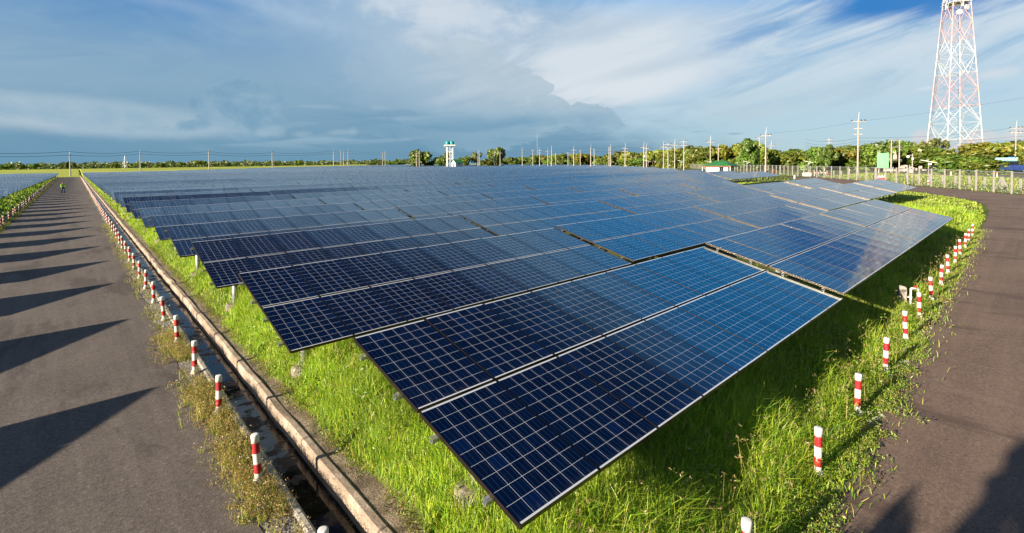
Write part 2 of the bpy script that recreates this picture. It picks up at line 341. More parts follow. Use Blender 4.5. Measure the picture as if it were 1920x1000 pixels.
def f_kerb(b):
    p = pos(); n = noise(p, 3.0, 6, 0.65); n3 = noise(p, 30, 4, 0.6)
    c_ = mix(n.ramp(0.35, 0.7), (0.25, 0.19, 0.145), (0.43, 0.345, 0.275))
    c_ = mix(n3.ramp(0.5, 0.75) * 0.6, c_, (0.2, 0.14, 0.10))
    s = X.nt.nodes.new('ShaderNodeSeparateXYZ'); X.nt.links.new(p, s.inputs[0])
    c_ = mix(noise(p, 1.1, 7, 0.72).ramp(0.48, 0.62) * 0.55, c_, (0.17, 0.125, 0.085))
    c_ = mix(noise(p, 55, 2, 0.5).ramp(0.62, 0.68) * 0.7, c_, (0.10, 0.08, 0.06))
    jt = (((X(s.outputs[1]) * 0.42).fract()) - 0.5).abs().gt(0.494)
    c_ = mix(jt * 0.8, c_, (0.06, 0.045, 0.035))
    link(c_, b, 'Base Color'); b.inputs['Roughness'].default_value = 0.9; bump(b, n + n3 * 0.6, 0.6, 0.02)
M['kerb'] = material('weathered_tan_kerb', f_kerb)
def f_paving(b):
    p = pos(); n = noise(p, 4.0, 7, 0.7); n3 = noise(p, 38, 4, 0.65)
    c_ = mix(n.ramp(0.35, 0.65), (0.10, 0.075, 0.05), (0.30, 0.23, 0.17)); c_ = mix(n3.ramp(0.5, 0.75) * 0.7, c_, (0.07, 0.055, 0.035))
    link(c_, b, 'Base Color'); b.inputs['Roughness'].default_value = 0.95; bump(b, n + n3, 0.9, 0.03)
M['paving'] = material('crumbling_paving', f_paving)
def f_mud(b):
    p = pos(); n = noise(p, 2.0, 6, 0.7)
    link(mix(n.ramp(0.3, 0.7), (0.012, 0.009, 0.006), (0.045, 0.032, 0.02)), b, 'Base Color'); b.inputs['Roughness'].default_value = 0.6
M['mud'] = material('ditch_mud', f_mud)
def f_water(b):
    p = pos(); n = noise(p, 3.2, 6, 0.7)
    sc = n.ramp(0.47, 0.62)
    link(mix(sc, (0.012, 0.010, 0.008), (0.055, 0.045, 0.028)), b, 'Base Color')
    b.inputs['Specular IOR Level'].default_value = 0.22; link(sc.ramp(0, 1, 0.07, 0.7), b, 'Roughness'); bump(b, noise(p, 11, 4), 0.12, 0.01)
M['water'] = material('ditch_water', f_water)
def f_leaf(name, tr=0.35):
    m = bpy.data.materials.new(name); m.use_nodes = True; X.nt = m.node_tree; X.nt.nodes.clear()
    a = X.nt.nodes.new('ShaderNodeVertexColor'); a.layer_name = 'tint'
    oi = X.nt.nodes.new('ShaderNodeObjectInfo')
    hs = X.nt.nodes.new('ShaderNodeHueSaturation'); X.nt.links.new(a.outputs[0], hs.inputs['Color'])
    X.nt.links.new((X(oi.outputs['Random']) * 0.05 + 0.475).s, hs.inputs['Hue']); X.nt.links.new((X(oi.outputs['Random']) * 0.5 + 0.78).s, hs.inputs['Value'])
    d = X.nt.nodes.new('ShaderNodeBsdfDiffuse'); t = X.nt.nodes.new('ShaderNodeBsdfTranslucent'); ms = X.nt.nodes.new('ShaderNodeMixShader')
    g = X.nt.nodes.new('ShaderNodeBsdfGlossy'); g.inputs['Roughness'].default_value = 0.45; g.inputs[0].default_value = (1, 1, 1, 1); m2 = X.nt.nodes.new('ShaderNodeMixShader'); m2.inputs[0].default_value = 0.03
    X.nt.links.new(hs.outputs[0], d.inputs[0]); X.nt.links.new(hs.outputs[0], t.inputs[0]); ms.inputs[0].default_value = tr
    X.nt.links.new(d.outputs[0], ms.inputs[1]); X.nt.links.new(t.outputs[0], ms.inputs[2])
    X.nt.links.new(ms.outputs[0], m2.inputs[1]); X.nt.links.new(g.outputs[0], m2.inputs[2])
    o = X.nt.nodes.new('ShaderNodeOutputMaterial'); X.nt.links.new(m2.outputs[0], o.inputs[0]); return m
M['leaf'] = f_leaf('foliage'); M['grass'] = f_leaf('grass_blades', 0.42)
def f_mesh(name):                              # chain-link wire
    m = bpy.data.materials.new(name); m.use_nodes = True; X.nt = m.node_tree
    b = X.nt.nodes['Principled BSDF']; b.inputs['Base Color'].default_value = (0.22, 0.24, 0.23, 1); b.inputs['Roughness'].default_value = 0.5
    p = pos(); s = X.nt.nodes.new('ShaderNodeSeparateXYZ'); X.nt.links.new(p, s.inputs[0])
    h = (X(s.outputs[0]) - X(s.outputs[1])) * 0.7; z = X(s.outputs[2])
    w1 = (((h + z) * 16.0).fract() - 0.5).abs().gt(0.455); w2 = (((h - z) * 16.0).fract() - 0.5).abs().gt(0.455)
    link(w1.mx(w2), b, 'Alpha'); return m
M['wire'] = f_mesh('chain_link_wire')

# ------------------------------------------------------------------ object helpers
def tag(o, label=None, cat=None, group=None, kind=None):
    if label: o['label'] = label
    if cat: o['category'] = cat
    if group: o['group'] = group
    if kind: o['kind'] = kind
    return o
def empty(name, loc, rz=0.0):
    o = bpy.data.objects.new(name, None); o.empty_display_size = 0.2; COL.objects.link(o); o.location = loc; o.rotation_euler = (0, 0, rz); return o
def link_mesh(name, me, parent=None, loc=None):
    o = bpy.data.objects.new(name, me); COL.objects.link(o)
    if parent: o.parent = parent
    if loc is not None: o.location = loc
    return o
class MB:
    """collects shapes and links them as one mesh"""
    def __init__(s): s.bm = bmesh.new(); s.mats = []; s.mi = 0; s.smooth = False
    def mat(s, key):
        if key not in s.mats: s.mats.append(key)
        s.mi = s.mats.index(key); return s
    def _done(s, faces):
        for f in faces: f.material_index = s.mi; f.smooth = s.smooth
    def box(s, cx, cy, cz, sx, sy, sz, M4=None):
        r = bmesh.ops.create_cube(s.bm, size=1.0)
        m = Matrix.Translation((cx, cy, cz)) @ Matrix.Diagonal((sx, sy, sz, 1))
        if M4 is not None: m = M4 @ m
        bmesh.ops.transform(s.bm, matrix=m, verts=r['verts'])
        s._done({f for v in r['verts'] for f in v.link_faces}); return s
    def tube(s, p, q, r0, r1=None, n=10):
        p, q = Vector(p), Vector(q); d = q - p; L = d.length
        if r1 is None: r1 = r0
        r = bmesh.ops.create_cone(s.bm, cap_ends=True, segments=n, radius1=r0, radius2=r1, depth=L)
        m = Matrix.Translation((p + q) / 2) @ d.to_track_quat('Z', 'Y').to_matrix().to_4x4()
        bmesh.ops.transform(s.bm, matrix=m, verts=r['verts'])
        s._done({f for v in r['verts'] for f in v.link_faces}); return s
    def bar(s, p, q, w, h):
        p, q = Vector(p), Vector(q); d = q - p
        m = Matrix.Translation((p + q) / 2) @ d.to_track_quat('Z', 'Y').to_matrix().to_4x4()
        return s.box(0, 0, 0, w, h, d.length, m)
    def poly(s, pts):
        f = s.bm.faces.new([s.bm.verts.new(p) for p in pts]); s._done([f]); return f
    def prism(s, pts, z0, z1):
        a = [s.bm.verts.new((x, y, z0)) for x, y in pts]; b = [s.bm.verts.new((x, y, z1)) for x, y in pts]; n = len(pts)
        fs = [s.bm.faces.new(b), s.bm.faces.new(a[::-1])]
        for i in range(n): fs.append(s.bm.faces.new((a[i], a[(i + 1) % n], b[(i + 1) % n], b[i])))
        s._done(fs); return s
    def lathe(s, prof, n=12, c=(0, 0)):
        rings = [[s.bm.verts.new((c[0] + r * math.cos(2 * math.pi * i / n), c[1] + r * math.sin(2 * math.pi * i / n), z)) for i in range(n)] for r, z in prof]
        fs = []
        for a, b in zip(rings, rings[1:]):
            for i in range(n): fs.append(s.bm.faces.new((a[i], a[(i + 1) % n], b[(i + 1) % n], b[i])))
        fs.append(s.bm.faces.new(rings[-1])); fs.append(s.bm.faces.new(rings[0][::-1])); s._done(fs); return s
    def mesh(s, name):
        me = bpy.data.meshes.new(name); s.bm.normal_update(); s.bm.to_mesh(me); s.bm.free()
        for k in s.mats: me.materials.append(M[k])
        return me
    def build(s, name, parent=None, loc=None): return link_mesh(name, s.mesh(name), parent, loc)
def np_mesh(name, verts, faces, mats, tint=None, uv=None, smooth=False):
    """verts (n,3); faces list of (m,k) arrays with k 3 or 4"""
    me = bpy.data.meshes.new(name); me.vertices.add(len(verts)); me.vertices.foreach_set('co', np.ascontiguousarray(verts, np.float32).ravel())
    li = np.concatenate([f.ravel() for f in faces]); lt = np.concatenate([np.full(len(f), f.shape[1]) for f in faces]); ls = np.concatenate(([0], np.cumsum(lt)[:-1]))
    me.loops.add(len(li)); me.loops.foreach_set('vertex_index', li.astype(np.int32))
    me.polygons.add(len(lt)); me.polygons.foreach_set('loop_start', ls.astype(np.int32)); me.polygons.foreach_set('loop_total', lt.astype(np.int32))
    for k in mats: me.materials.append(M[k])
    me.polygons.foreach_set('use_smooth', np.full(len(lt), bool(smooth)))
    me.update(calc_edges=True)
    if tint is not None:
        ca = me.color_attributes.new('tint', 'FLOAT_COLOR', 'POINT')
        ca.data.foreach_set('color', np.concatenate([tint, np.ones((len(tint), 1))], 1).astype(np.float32).ravel())
    if uv is not None:
        ul = me.uv_layers.new(name='UVMap'); ul.data.foreach_set('uv', uv[li].astype(np.float32).ravel())
    return me
ONES = ['', 'first', 'second', 'third', 'fourth', 'fifth', 'sixth', 'seventh', 'eighth', 'ninth', 'tenth', 'eleventh', 'twelfth', 'thirteenth', 'fourteenth', 'fifteenth', 'sixteenth', 'seventeenth', 'eighteenth', 'nineteenth']
TENS = {20: 'twent', 30: 'thirt', 40: 'fort', 50: 'fift', 60: 'sixt', 70: 'sevent', 80: 'eight', 90: 'ninet'}
def nth(n):
    if n < 20: return ONES[n]
    if n >= 100:
        return 'hundredth' if n == 100 else 'hundred and ' + nth(n - 100)
    t, o = n // 10 * 10, n % 10
    return TENS[t] + ('ieth' if o == 0 else 'y-' + ONES[o])
def sstep(x, a, b):
    t = np.clip((np.asarray(x, float) - a) / (b - a), 0, 1); return t * t * (3 - 2 * t)

# ------------------------------------------------------------------ terrain
def arc_edge(pts, n=14):                        # Catmull-Rom
    P = [Vector((x, y)) for x, y in pts]; o = []
    for i in range(1, len(P) - 2):
        for t in np.linspace(0, 1, n, endpoint=False):
            p0, p1, p2, p3 = P[i - 1], P[i], P[i + 1], P[i + 2]
            o.append(0.5 * ((2 * p1) + (-p0 + p2) * t + (2 * p0 - 5 * p1 + 4 * p2 - p3) * t * t + (-p0 + 3 * p1 - 3 * p2 + p3) * t ** 3))
    return [(v.x, v.y) for v in o]
inner = arc_edge([(-8, 1.45), (1.7, 1.45), (6, 1.52), (8.3, 1.60), (13, 1.72), (20, 1.86), (38, 2.2), (50, 2.6), (58, 3.8), (66, 7.5), (76, 14), (92, 25), (110, 37), (140, 55)], 16)
inner_arr = np.array(inner)
HW = arc_edge([(15, -78), (50, -52), (85, -25), (118, 0), (165, 36), (230, 86), (330, 160), (450, 250), (560, 332)], 14)   # near edge of the public road
HW_A = np.array(HW)
def verge_edge(A):                               # B of the road edge on the front side
    return np.interp(A, inner_arr[:, 0], inner_arr[:, 1])
def rise(A, B):
    A = np.asarray(A, float); B = np.asarray(B, float)
    r = 0.0045 * np.clip(A, 0, 110)
    d = np.hypot(A, B); az = np.degrees(np.arctan2(A, np.maximum(B, 1e-3)))
    far = np.interp(az, [-40, -6, 0, 16, 27, 39, 46, 55, 90], [2.5, 2.8, 3.1, 3.9, 4.8, 3.6, 2.3, 0.5, 0.5])
    t = sstep(d, 255, 540)
    return r * (1 - t) + far * t
SKEW_L = 0.0127
def a_of(A, B): return A - SKEW_L * (B - 7.6)
def b_of(A, B): return B - 0.0165 * np.maximum(A, 0) * (1 - sstep(A, 40, 70))
def ground(A, B):
    """height of the ground sheet above the near road"""
    A = np.asarray(A, float); B = np.asarray(B, float)
    a = a_of(A, B); b = b_of(A, B)
    h = np.interp(a, [2.62, 2.78, 2.86, 3.25], [0.0, 0.02, 0.09, 0.45])
    h = h * np.interp(b, [1.75, 2.0, 2.9], [0.0, 0.06, 1.0])
    h = h * (1 - sstep(A, 35, 62) * 0.8) * sstep(B - verge_edge(A), 0.15, 1.4)
    h = h * (1 - sstep(np.hypot(A, B), 230, 300))
    al = A - (-3.65 + 0.0055 * B)
    hl = np.interp(-al, [0.3, 1.6], [0.0, 0.42]) * (1 - sstep(np.hypot(A, B), 230, 300))
    h = np.where(a < 0, hl, h)
    ditch = (a > 1.84) & (a < 2.625)
    h = np.where(ditch, -0.5, h)
    n = 0.03 * np.sin(A * 2.1 + 1.3 * np.sin(B * 1.3)) * np.sin(B * 2.7 + A * 0.6)
    h = h + n * np.clip(h * 4, 0, 1)
    return h + rise(A, B)
def gz(A, B): return float(ground(A, B))
aL = np.unique(np.concatenate([np.linspace(-1500, -60, 16), np.linspace(-60, -8, 14), np.linspace(-8, -2, 25), np.linspace(-2, 1.8, 9), [1.832, 1.848, 2.616, 2.634, 2.8, 2.86], np.linspace(2.9, 4, 12), np.linspace(4, 14, 41), np.linspace(14, 70, 80), np.linspace(72, 140, 30), np.linspace(150, 500, 36), np.linspace(550, 2600, 20)]))
bL = np.unique(np.concatenate([np.linspace(-400, -10, 12), np.linspace(-8, 1.4, 8), np.linspace(1.5, 3.2, 18), np.linspace(3.4, 12, 30), np.linspace(12.5, 80, 70), np.linspace(82, 240, 50), np.linspace(245, 600, 48), np.linspace(650, 2600, 20)]))
aa, bb = np.meshgrid(aL, bL)
wfar = 1 - sstep(np.abs(aa), 60, 300)
GA = aa + SKEW_L * (np.clip(bb, -20, 300) - 7.6) * wfar
GB = bb + 0.0165 * np.clip(aa, 0, 70) * (1 - sstep(aa, 40, 70)) * (1 - sstep(np.abs(bb - 2), 2, 12))
GZ = ground(GA, GB)
ny, nx = aa.shape
idx = np.arange(ny * nx).reshape(ny, nx)
q = np.stack([idx[:-1, :-1], idx[:-1, 1:], idx[1:, 1:], idx[1:, :-1]], -1).reshape(-1, 4)
tag(link_mesh('ground', np_mesh('ground', np.stack([GA, GB, GZ], -1).reshape(-1, 3), [q], ['soil'], smooth=True)), kind='structure')

def strip(name, mat, pts_l, pts_r, dz=0.006, step=None, z=None):
    """a flat ribbon between two polylines, laid on the rising ground"""
    L = np.array(pts_l, float); Rr = np.array(pts_r, float); n = len(L)
    k = 5
    rows = [L + (Rr - L) * t for t in np.linspace(0, 1, k)]
    P = np.stack(rows, 1).reshape(-1, 2)
    zz = rise(P[:, 0], P[:, 1]) + dz if z is None else np.full(len(P), z) + rise(P[:, 0], P[:, 1])
    V = np.concatenate([P, zz[:, None]], 1); id2 = np.arange(n * k).reshape(n, k)
    qq = np.stack([id2[:-1, :-1], id2[:-1, 1:], id2[1:, 1:], id2[1:, :-1]], -1).reshape(-1, 4)
    return tag(link_mesh(name, np_mesh(name, V, [qq], [mat], smooth=True)), kind='structure')
Bs = np.concatenate([np.linspace(-12, 40, 105), np.linspace(41, 284, 120)])
rg = lambda B: 1.52 + SKEW_L * (B - 7.6)
edge_n = 0.05 * np.sin(Bs * 1.9) + 0.035 * np.sin(Bs * 4.7 + 1) + 0.03 * rng.normal(size=len(Bs))
strip('road', 'asphalt', np.stack([-3.25 + 0.0062 * Bs, Bs], 1), np.stack([rg(Bs) + edge_n * 0.7, Bs], 1), 0.012)
# the other service road: along the array front, then round the far corner
cl = [(-14, -1.6), (1.4, -1.5)] + [(x, -1.3 + 0.0165 * x - 0.25) for x in np.linspace(3, 40, 50)]
outer = arc_edge([(-8, -4.6), (1.7, -4.6), (6, -4.6), (8.3, -4.6), (13, -4.6), (20, -4.6), (38, -4.4), (52, -4.0), (62, -2.6), (70, 1.5), (80, 8.5), (97, 20), (115, 32), (146, 50)], 16)
rw = np.array(inner); rw[:, 1] += 0.05 * np.sin(rw[:, 0] * 2.3) + 0.03 * rng.normal(size=len(rw))
strip('road', 'asphalt_brown', rw[::-1], np.array(outer)[::-1], 0.009)
Bd = np.linspace(1.6, 283, 420)
off = lambda a: np.stack([a + SKEW_L * (Bd - 7.6), Bd], 1)
strip('shoulder', 'gravel', off(1.38), off(1.84), 0.006)
strip('water', 'water', off(1.90), off(2.42), z=-0.20)
def wall_strip(name, mat, a0, a1, z0, z1, wob=0.0):
    """a long low kerb with a real section"""
    V = []; secs = []
    for i, B in enumerate(Bd):
        s = SKEW_L * (B - 7.6); r = float(rise(a0 + s, B)); w = wob * math.sin(i * 2.3) + wob * rng.normal()
        ring = [(a0 + s, z0), (a0 + s + w, z1 - 0.02), (a0 + s + 0.025 + w, z1), (a1 + s - 0.03, z1 + w * 0.4), (a1 + s, z1 - 0.02), (a1 + s, z0)]
        V += [(x, B, z + r) for x, z in ring]
    n = len(Bd); id2 = np.arange(n * 6).reshape(n, 6)
    qq = np.stack([id2[:-1, :-1], id2[:-1, 1:], id2[1:, 1:], id2[1:, :-1]], -1).reshape(-1, 4)[:, ::-1]
    return tag(link_mesh(name, np_mesh(name, np.array(V), [qq], [mat])), kind='structure')
wall_strip('ditch_wall', 'concrete', 1.828, 1.935, -0.48, 0.035, 0.006)
wall_strip('kerb', 'kerb', 2.40, 2.535, -0.48, 0.055, 0.012)
strip('paving', 'paving', off(2.53), off(2.80), 0.040)
strip('mud_bed', 'mud', off(1.85), off(2.5), z=-0.45)

# ------------------------------------------------------------------ solar tables
TILT = R_(13.85); PIT = 9.165; NM = 9; WM = 1.006; LM = 1.485; GAP = 0.03
def module_geo(n, ox, oy, nx_, ny_, sag, depth=0.042, full=True):
    """n modules side by side from (ox, oy): bowed glass on top, frame box below. returns verts, quads(glass), quads(frame), uv"""
    V = []; G = []; Fq = []; UV = []
    for k in range(n):
        x0 = ox + k * WM; w = 0.998; l = LM
        b0 = len(V)
        for j in range(ny_ + 1):
            for i in range(nx_ + 1):
                s, t = i / nx_, j / ny_
                e = 0.004
                V.append((x0 + e + (w - 2 * e) * s, oy + e + (l - 2 * e) * t, -sag * (1 - (2 * s - 1) ** 2) * (1 - (2 * t - 1) ** 4))); UV.append((k + 0.001 + 0.998 * s, t * 0.998 + 0.001))
        for j in range(ny_):
            for i in range(nx_):
                p = b0 + j * (nx_ + 1) + i; G.append((p, p + 1, p + nx_ + 2, p + nx_ + 1))
        if full:
            c0 = len(V)
            for z in (0.0025, -depth):
                for (xx, yy) in ((x0, oy), (x0 + w, oy), (x0 + w, oy + l), (x0, oy + l)): V.append((xx, yy, z)); UV.append((0, 0))
            e = 0.005
            for (xx, yy) in ((x0 + e, oy + e), (x0 + w - e, oy + e), (x0 + w - e, oy + l - e), (x0 + e, oy + l - e)): V.append((xx, yy, 0.0025)); UV.append((0, 0))
            for i in range(4):
                j = (i + 1) % 4; Fq += [(c0 + 4 + i, c0 + 4 + j, c0 + j, c0 + i), (c0 + i, c0 + j, c0 + 8 + j, c0 + 8 + i)]
            Fq.append((c0 + 7, c0 + 6, c0 + 5, c0 + 4))
    return V, G, Fq, UV
def geo_mesh(name, parts, smooth_glass=True, extra=None):
    V = []; G = []; Fq = []; UV = []
    for (v, g, f, u) in parts:
        o = len(V); V += v; UV += u; G += [tuple(i + o for i in x) for x in g]; Fq += [tuple(i + o for i in x) for x in f]
    P = []
    if extra:
        for bx in extra:
            o = len(V)
            (x0, x1, y0, y1, z0, z1) = bx
            for z in (z0, z1):
                for x, y in ((x0, y0), (x1, y0), (x1, y1), (x0, y1)): V.append((x, y, z)); UV.append((0, 0))
            P += [tuple(i + o for i in q_) for q_ in ((0, 3, 2, 1), (4, 5, 6, 7), (0, 1, 5, 4), (1, 2, 6, 5), (2, 3, 7, 6), (3, 0, 4, 7))]
    me = np_mesh(name, np.array(V), [np.array(G + Fq + P)], ['glass', 'frame', 'galv'], uv=np.array(UV))
    mi = np.concatenate([np.zeros(len(G)), np.ones(len(Fq)), np.full(len(P), 2)]).astype(np.int32)
    me.polygons.foreach_set('material_index', mi); me.polygons.foreach_set('use_smooth', mi == 0)
    me.update(); return me
MODS = [geo_mesh('solar_module', [module_geo(1, 0, 0, 10, 8, s)]) for s in (0.0022, 0.0028, 0.0016)]
RAILS_Y = (0.36, 1.16, 1.86, 2.66)
def rail_mesh():
    mb = MB().mat('galv')
    mb.box(4.5, 0, -0.085, 9.12, 0.05, 0.006).box(4.5, -0.024, -0.062, 9.12, 0.004, 0.042).box(4.5, 0.014, -0.045, 9.12, 0.026, 0.004)
    return mb.mesh('rail')
RAIL = rail_mesh()
POST_X = (0.72, 3.24, 5.76, 8.28)
def beam_mesh():
    mb = MB().mat('galv'); mb.box(0, 1.5, -0.13, 0.06, 2.5, 0.08); return mb.mesh('cross_beam')
BEAM = beam_mesh()
def post_mesh():                               # local z down from the tilted plane is handled by the caller: vertical pipe
    mb = MB().mat('galv'); mb.smooth = True; mb.tube((0, 0, 0), (0, 0, -1.5), 0.065, 0.065, 14); return mb.mesh('post')
POST = post_mesh()
def footing_mesh():
    mb = MB().mat('oldconcrete'); mb.lathe([(0.24, -0.3), (0.235, 0.05), (0.20, 0.08), (0.09, 0.085)], 9)
    for v in mb.bm.verts: v.co += Vector((rnd.uniform(-.02, .02), rnd.uniform(-.02, .02), rnd.uniform(-.008, .008)))
    return mb.mesh('footing')
FOOT = footing_mesh()
simple = []
for s in (0.0022, 0.0030):
    pa = [module_geo(NM, 0.005, 0, 4, 3, s), module_geo(NM, 0.005, LM + GAP, 4, 3, s)]
    pa[1] = (pa[1][0], pa[1][1], pa[1][2], [(u, v + 1) for u, v in pa[1][3]])
    ex = [(0, 9.1, y - 0.02, y + 0.02, -0.09, -0.045) for y in RAILS_Y] + [(x - 0.05, x + 0.05, 1.45, 1.55, -1.0, -0.09) for x in POST_X]
    simple.append(geo_mesh('solar_table', pa, extra=ex))

tables = []                                     # (field, row, column, A, B, z, tilt jitter, roll jitter)
B_rows = [2.68, 7.63, 12.94, 18.19] + [23.0 + 5.3 * i for i in range(62)]
A_end = {0: 3, 1: 6, 2: 6, 3: 5, 4: 5}          # tables per row near the front
row_t = [rnd.gauss(0, 0.35) for _ in B_rows]
for i, v in {0: 0.0, 1: 0.0, 2: 0.05, 3: -0.1, 4: -0.1, 5: -0.2, 6: 0.3, 7: 1.7, 8: 0.1, 9: 0.6, 10: -0.9}.items(): row_t[i] = v
far_poly = [(0, 284), (45, 300), (95, 330), (190, 330), (230, 290), (265, 245)]
for r, B in enumerate(B_rows):
    a0 = 2.507 if r == 0 else (2.43 if r == 1 else 2.45 + SKEW_L * (B - 7.6))
    if r in A_end: n = A_end[r]
    elif r < 7: n = 9
    else:
        amax = 84 + (B - 34) * 1.15
        if B > 245: amax = min(amax, 265 - (B - 245) * 0.7)
        n = max(0, int((amax - a0) / PIT))
    for cidx in range(n):
        A = a0 + cidx * (PIT - (0.055 if r == 0 else 0.02)) 
        Bn = np.interp(A, [p[0] for p in far_poly], [p[1] for p in far_poly])
        if A < 230 and B > Bn - 3: continue
        jt = row_t[r] + rnd.gauss(0, 0.22); jr = rnd.gauss(0, 0.12)
        if r < 3: jt = row_t[r] + rnd.gauss(0, 0.1); jr = rnd.gauss(0, 0.06)
        dz = 0.032 * (cidx % 2) if r == 0 else rnd.uniform(-0.01, 0.02)
        tables.append(['main', r, cidx, A, B, 1.17 + float(rise(A + 4.5, B + 1.4)) + dz, jt, jr])
for r in range(0, 52):
    B = 8.55 + 5.4 * r
    ar = -5.35 + 0.0125 * B
    for cidx in range(5 if B > 30 else 1):
        A = ar - (cidx + 1) * PIT + 0.1
        tables.append(['left', r, cidx, A, B, 1.17 + float(rise(A, B)), rnd.gauss(0, 0.25), rnd.gauss(0, 0.1)])
def tab_mat(t):
    f, r, cidx, A, B, z, jt, jr = t
    return Matrix.Translation((A, B, z)) @ Matrix.Rotation(TILT + R_(jt), 4, 'X') @ Matrix.Rotation(R_(jr), 4, 'Y')
def clip_area(t):
    m = tab_mat(t); pts = []
    for x, y in ((0, 0), (9.1, 0), (9.1, 3), (0, 3)):
        u, v, d = px(m @ Vector((x, y, 0)))
        if d < 0.4: return 0
        pts.append((u, v))
    def cl(P, ax, lim, sg):
        o = []
        for i in range(len(P)):
            a, b = P[i - 1], P[i]; ia, ib = sg * (a[ax] - lim) >= 0, sg * (b[ax] - lim) >= 0
            if ia != ib:
                k = (lim - a[ax]) / (b[ax] - a[ax]); o.append(tuple(a[j] + (b[j] - a[j]) * k for j in (0, 1)))
            if ib: o.append(b)
        return o
    for ax, lim, sg in ((0, 0, 1), (0, 1920, -1), (1, 0, 1), (1, 1000, -1)):
        pts = cl(pts, ax, lim, sg)
        if len(pts) < 3: return 0
    return abs(sum(pts[i - 1][0] * pts[i][1] - pts[i][0] * pts[i - 1][1] for i in range(len(pts)))) / 2
ranked = sorted(range(len(tables)), key=lambda i: -clip_area(tables[i]))
single = set(ranked[:300]); full_parts = set(ranked[:64])
TW = ['deep navy', 'blue black', 'dark blue', 'slate blue']
def table_label(t):
    f, r, cidx = t[:3]
    if f == 'left':
        return f'dark table across the road, {nth(r + 1)} row up, {nth(cidx + 1)} from the kerb'
    tone = 'navy solar table' if t[3] < 14 else ('bright blue solar table' if t[4] < 30 else 'grey blue solar table')
    lastc = max(x[2] for x in tables if x[0] == 'main' and x[1] == r)
    rowtxt = 'frontmost row' if r == 0 else f'{nth(r + 1)} row back'
    if cidx == 0: return f'{tone} at the ditch end of the {rowtxt}'
    return f'{tone} in the {rowtxt}, {nth(cidx + 1)} from the ditch'
stuffV, stuffQ, stuffU, stuffM = [], [], [], []; so = 0
for i, t in enumerate(tables):
    m = tab_mat(t)
    if i in full_parts:
        root = empty('solar_table', (0, 0, 0)); root.matrix_world = m
        tag(root, table_label(t), 'solar table', 'solar tables in rows on the grass')
        for row in range(2):
            for k in range(NM):
                o = link_mesh('solar_module', MODS[(i + k * 3 + row) % 3], root, (k * WM + 0.005, row * (LM + GAP), rnd.uniform(-0.002, 0.002)))
                o.rotation_euler = (R_(rnd.gauss(0, 0.10)), R_(rnd.gauss(0, 0.10)), 0)
        for y in RAILS_Y: link_mesh('rail', RAIL, root, (0, y, 0.0))
        for x in POST_X:
            o = link_mesh('cross_beam', BEAM, root, (x, 0, 0))
            p = link_mesh('post', POST, root, (x, 1.5, -0.16)); p.rotation_euler = (-TILT - R_(t[6]), 0, 0)
            w = m @ Vector((x, 1.5, -0.16)); g = gz(w.x, w.y)
            link_mesh('footing', FOOT, p, (0, 0, g - w.z - (0.03 if t[1] == 0 else 0.085)))
    elif i in single:
        o = link_mesh('solar_table', simple[i % 2]); o.matrix_world = m
        tag(o, table_label(t), 'solar table', 'solar tables in rows on the grass')
    else:
        for row in range(2):
            y0 = row * (LM + GAP); y1 = y0 + LM
            q8 = [(0, y0, 0), (9.05, y0, 0), (9.05, y1, 0), (0, y1, 0), (0, y0, -0.05), (9.05, y0, -0.05), (9.05, y1, -0.05), (0, y1, -0.05)]
            stuffV += [tuple(m @ Vector(p)) for p in q8]
            stuffU += [(0.001, row + 0.001), (8.999, row + 0.001), (8.999, row + 0.999), (0.001, row + 0.999)] + [(0, 0)] * 4
            for f_, mi in (((0, 1, 2, 3), 0), ((7, 6, 5, 4), 1), ((4, 5, 1, 0), 1), ((5, 6, 2, 1), 1), ((6, 7, 3, 2), 1), ((7, 4, 0, 3), 1)):
                stuffQ.append(tuple(so + k for k in f_)); stuffM.append(mi)
            so += 8
        for x in POST_X:                          # the posts carry it down to the ground
            w = m @ Vector((x, 1.5, -0.05)); zb = gz(w.x, w.y)
            for dx_, dy_ in ((-.05, -.05), (.05, -.05), (.05, .05), (-.05, .05)): stuffV.append((w.x + dx_, w.y + dy_, zb)); stuffU.append((0, 0))
            for dx_, dy_ in ((-.05, -.05), (.05, -.05), (.05, .05), (-.05, .05)): stuffV.append((w.x + dx_, w.y + dy_, w.z)); stuffU.append((0, 0))
            for k in range(4):
                stuffQ.append((so + k, so + (k + 1) % 4, so + 4 + (k + 1) % 4, so + 4 + k)); stuffM.append(1)
            so += 8
me = np_mesh('solar_array', np.array(stuffV), [np.array(stuffQ)], ['glass', 'frame'], uv=np.array(stuffU))
me.polygons.foreach_set('material_index', np.array(stuffM, np.int32)); me.update()
tag(link_mesh('solar_table_field', me), 'distant blue grey solar tables filling the field to its far edge', 'solar tables', 'solar tables in rows on the grass', 'stuff')

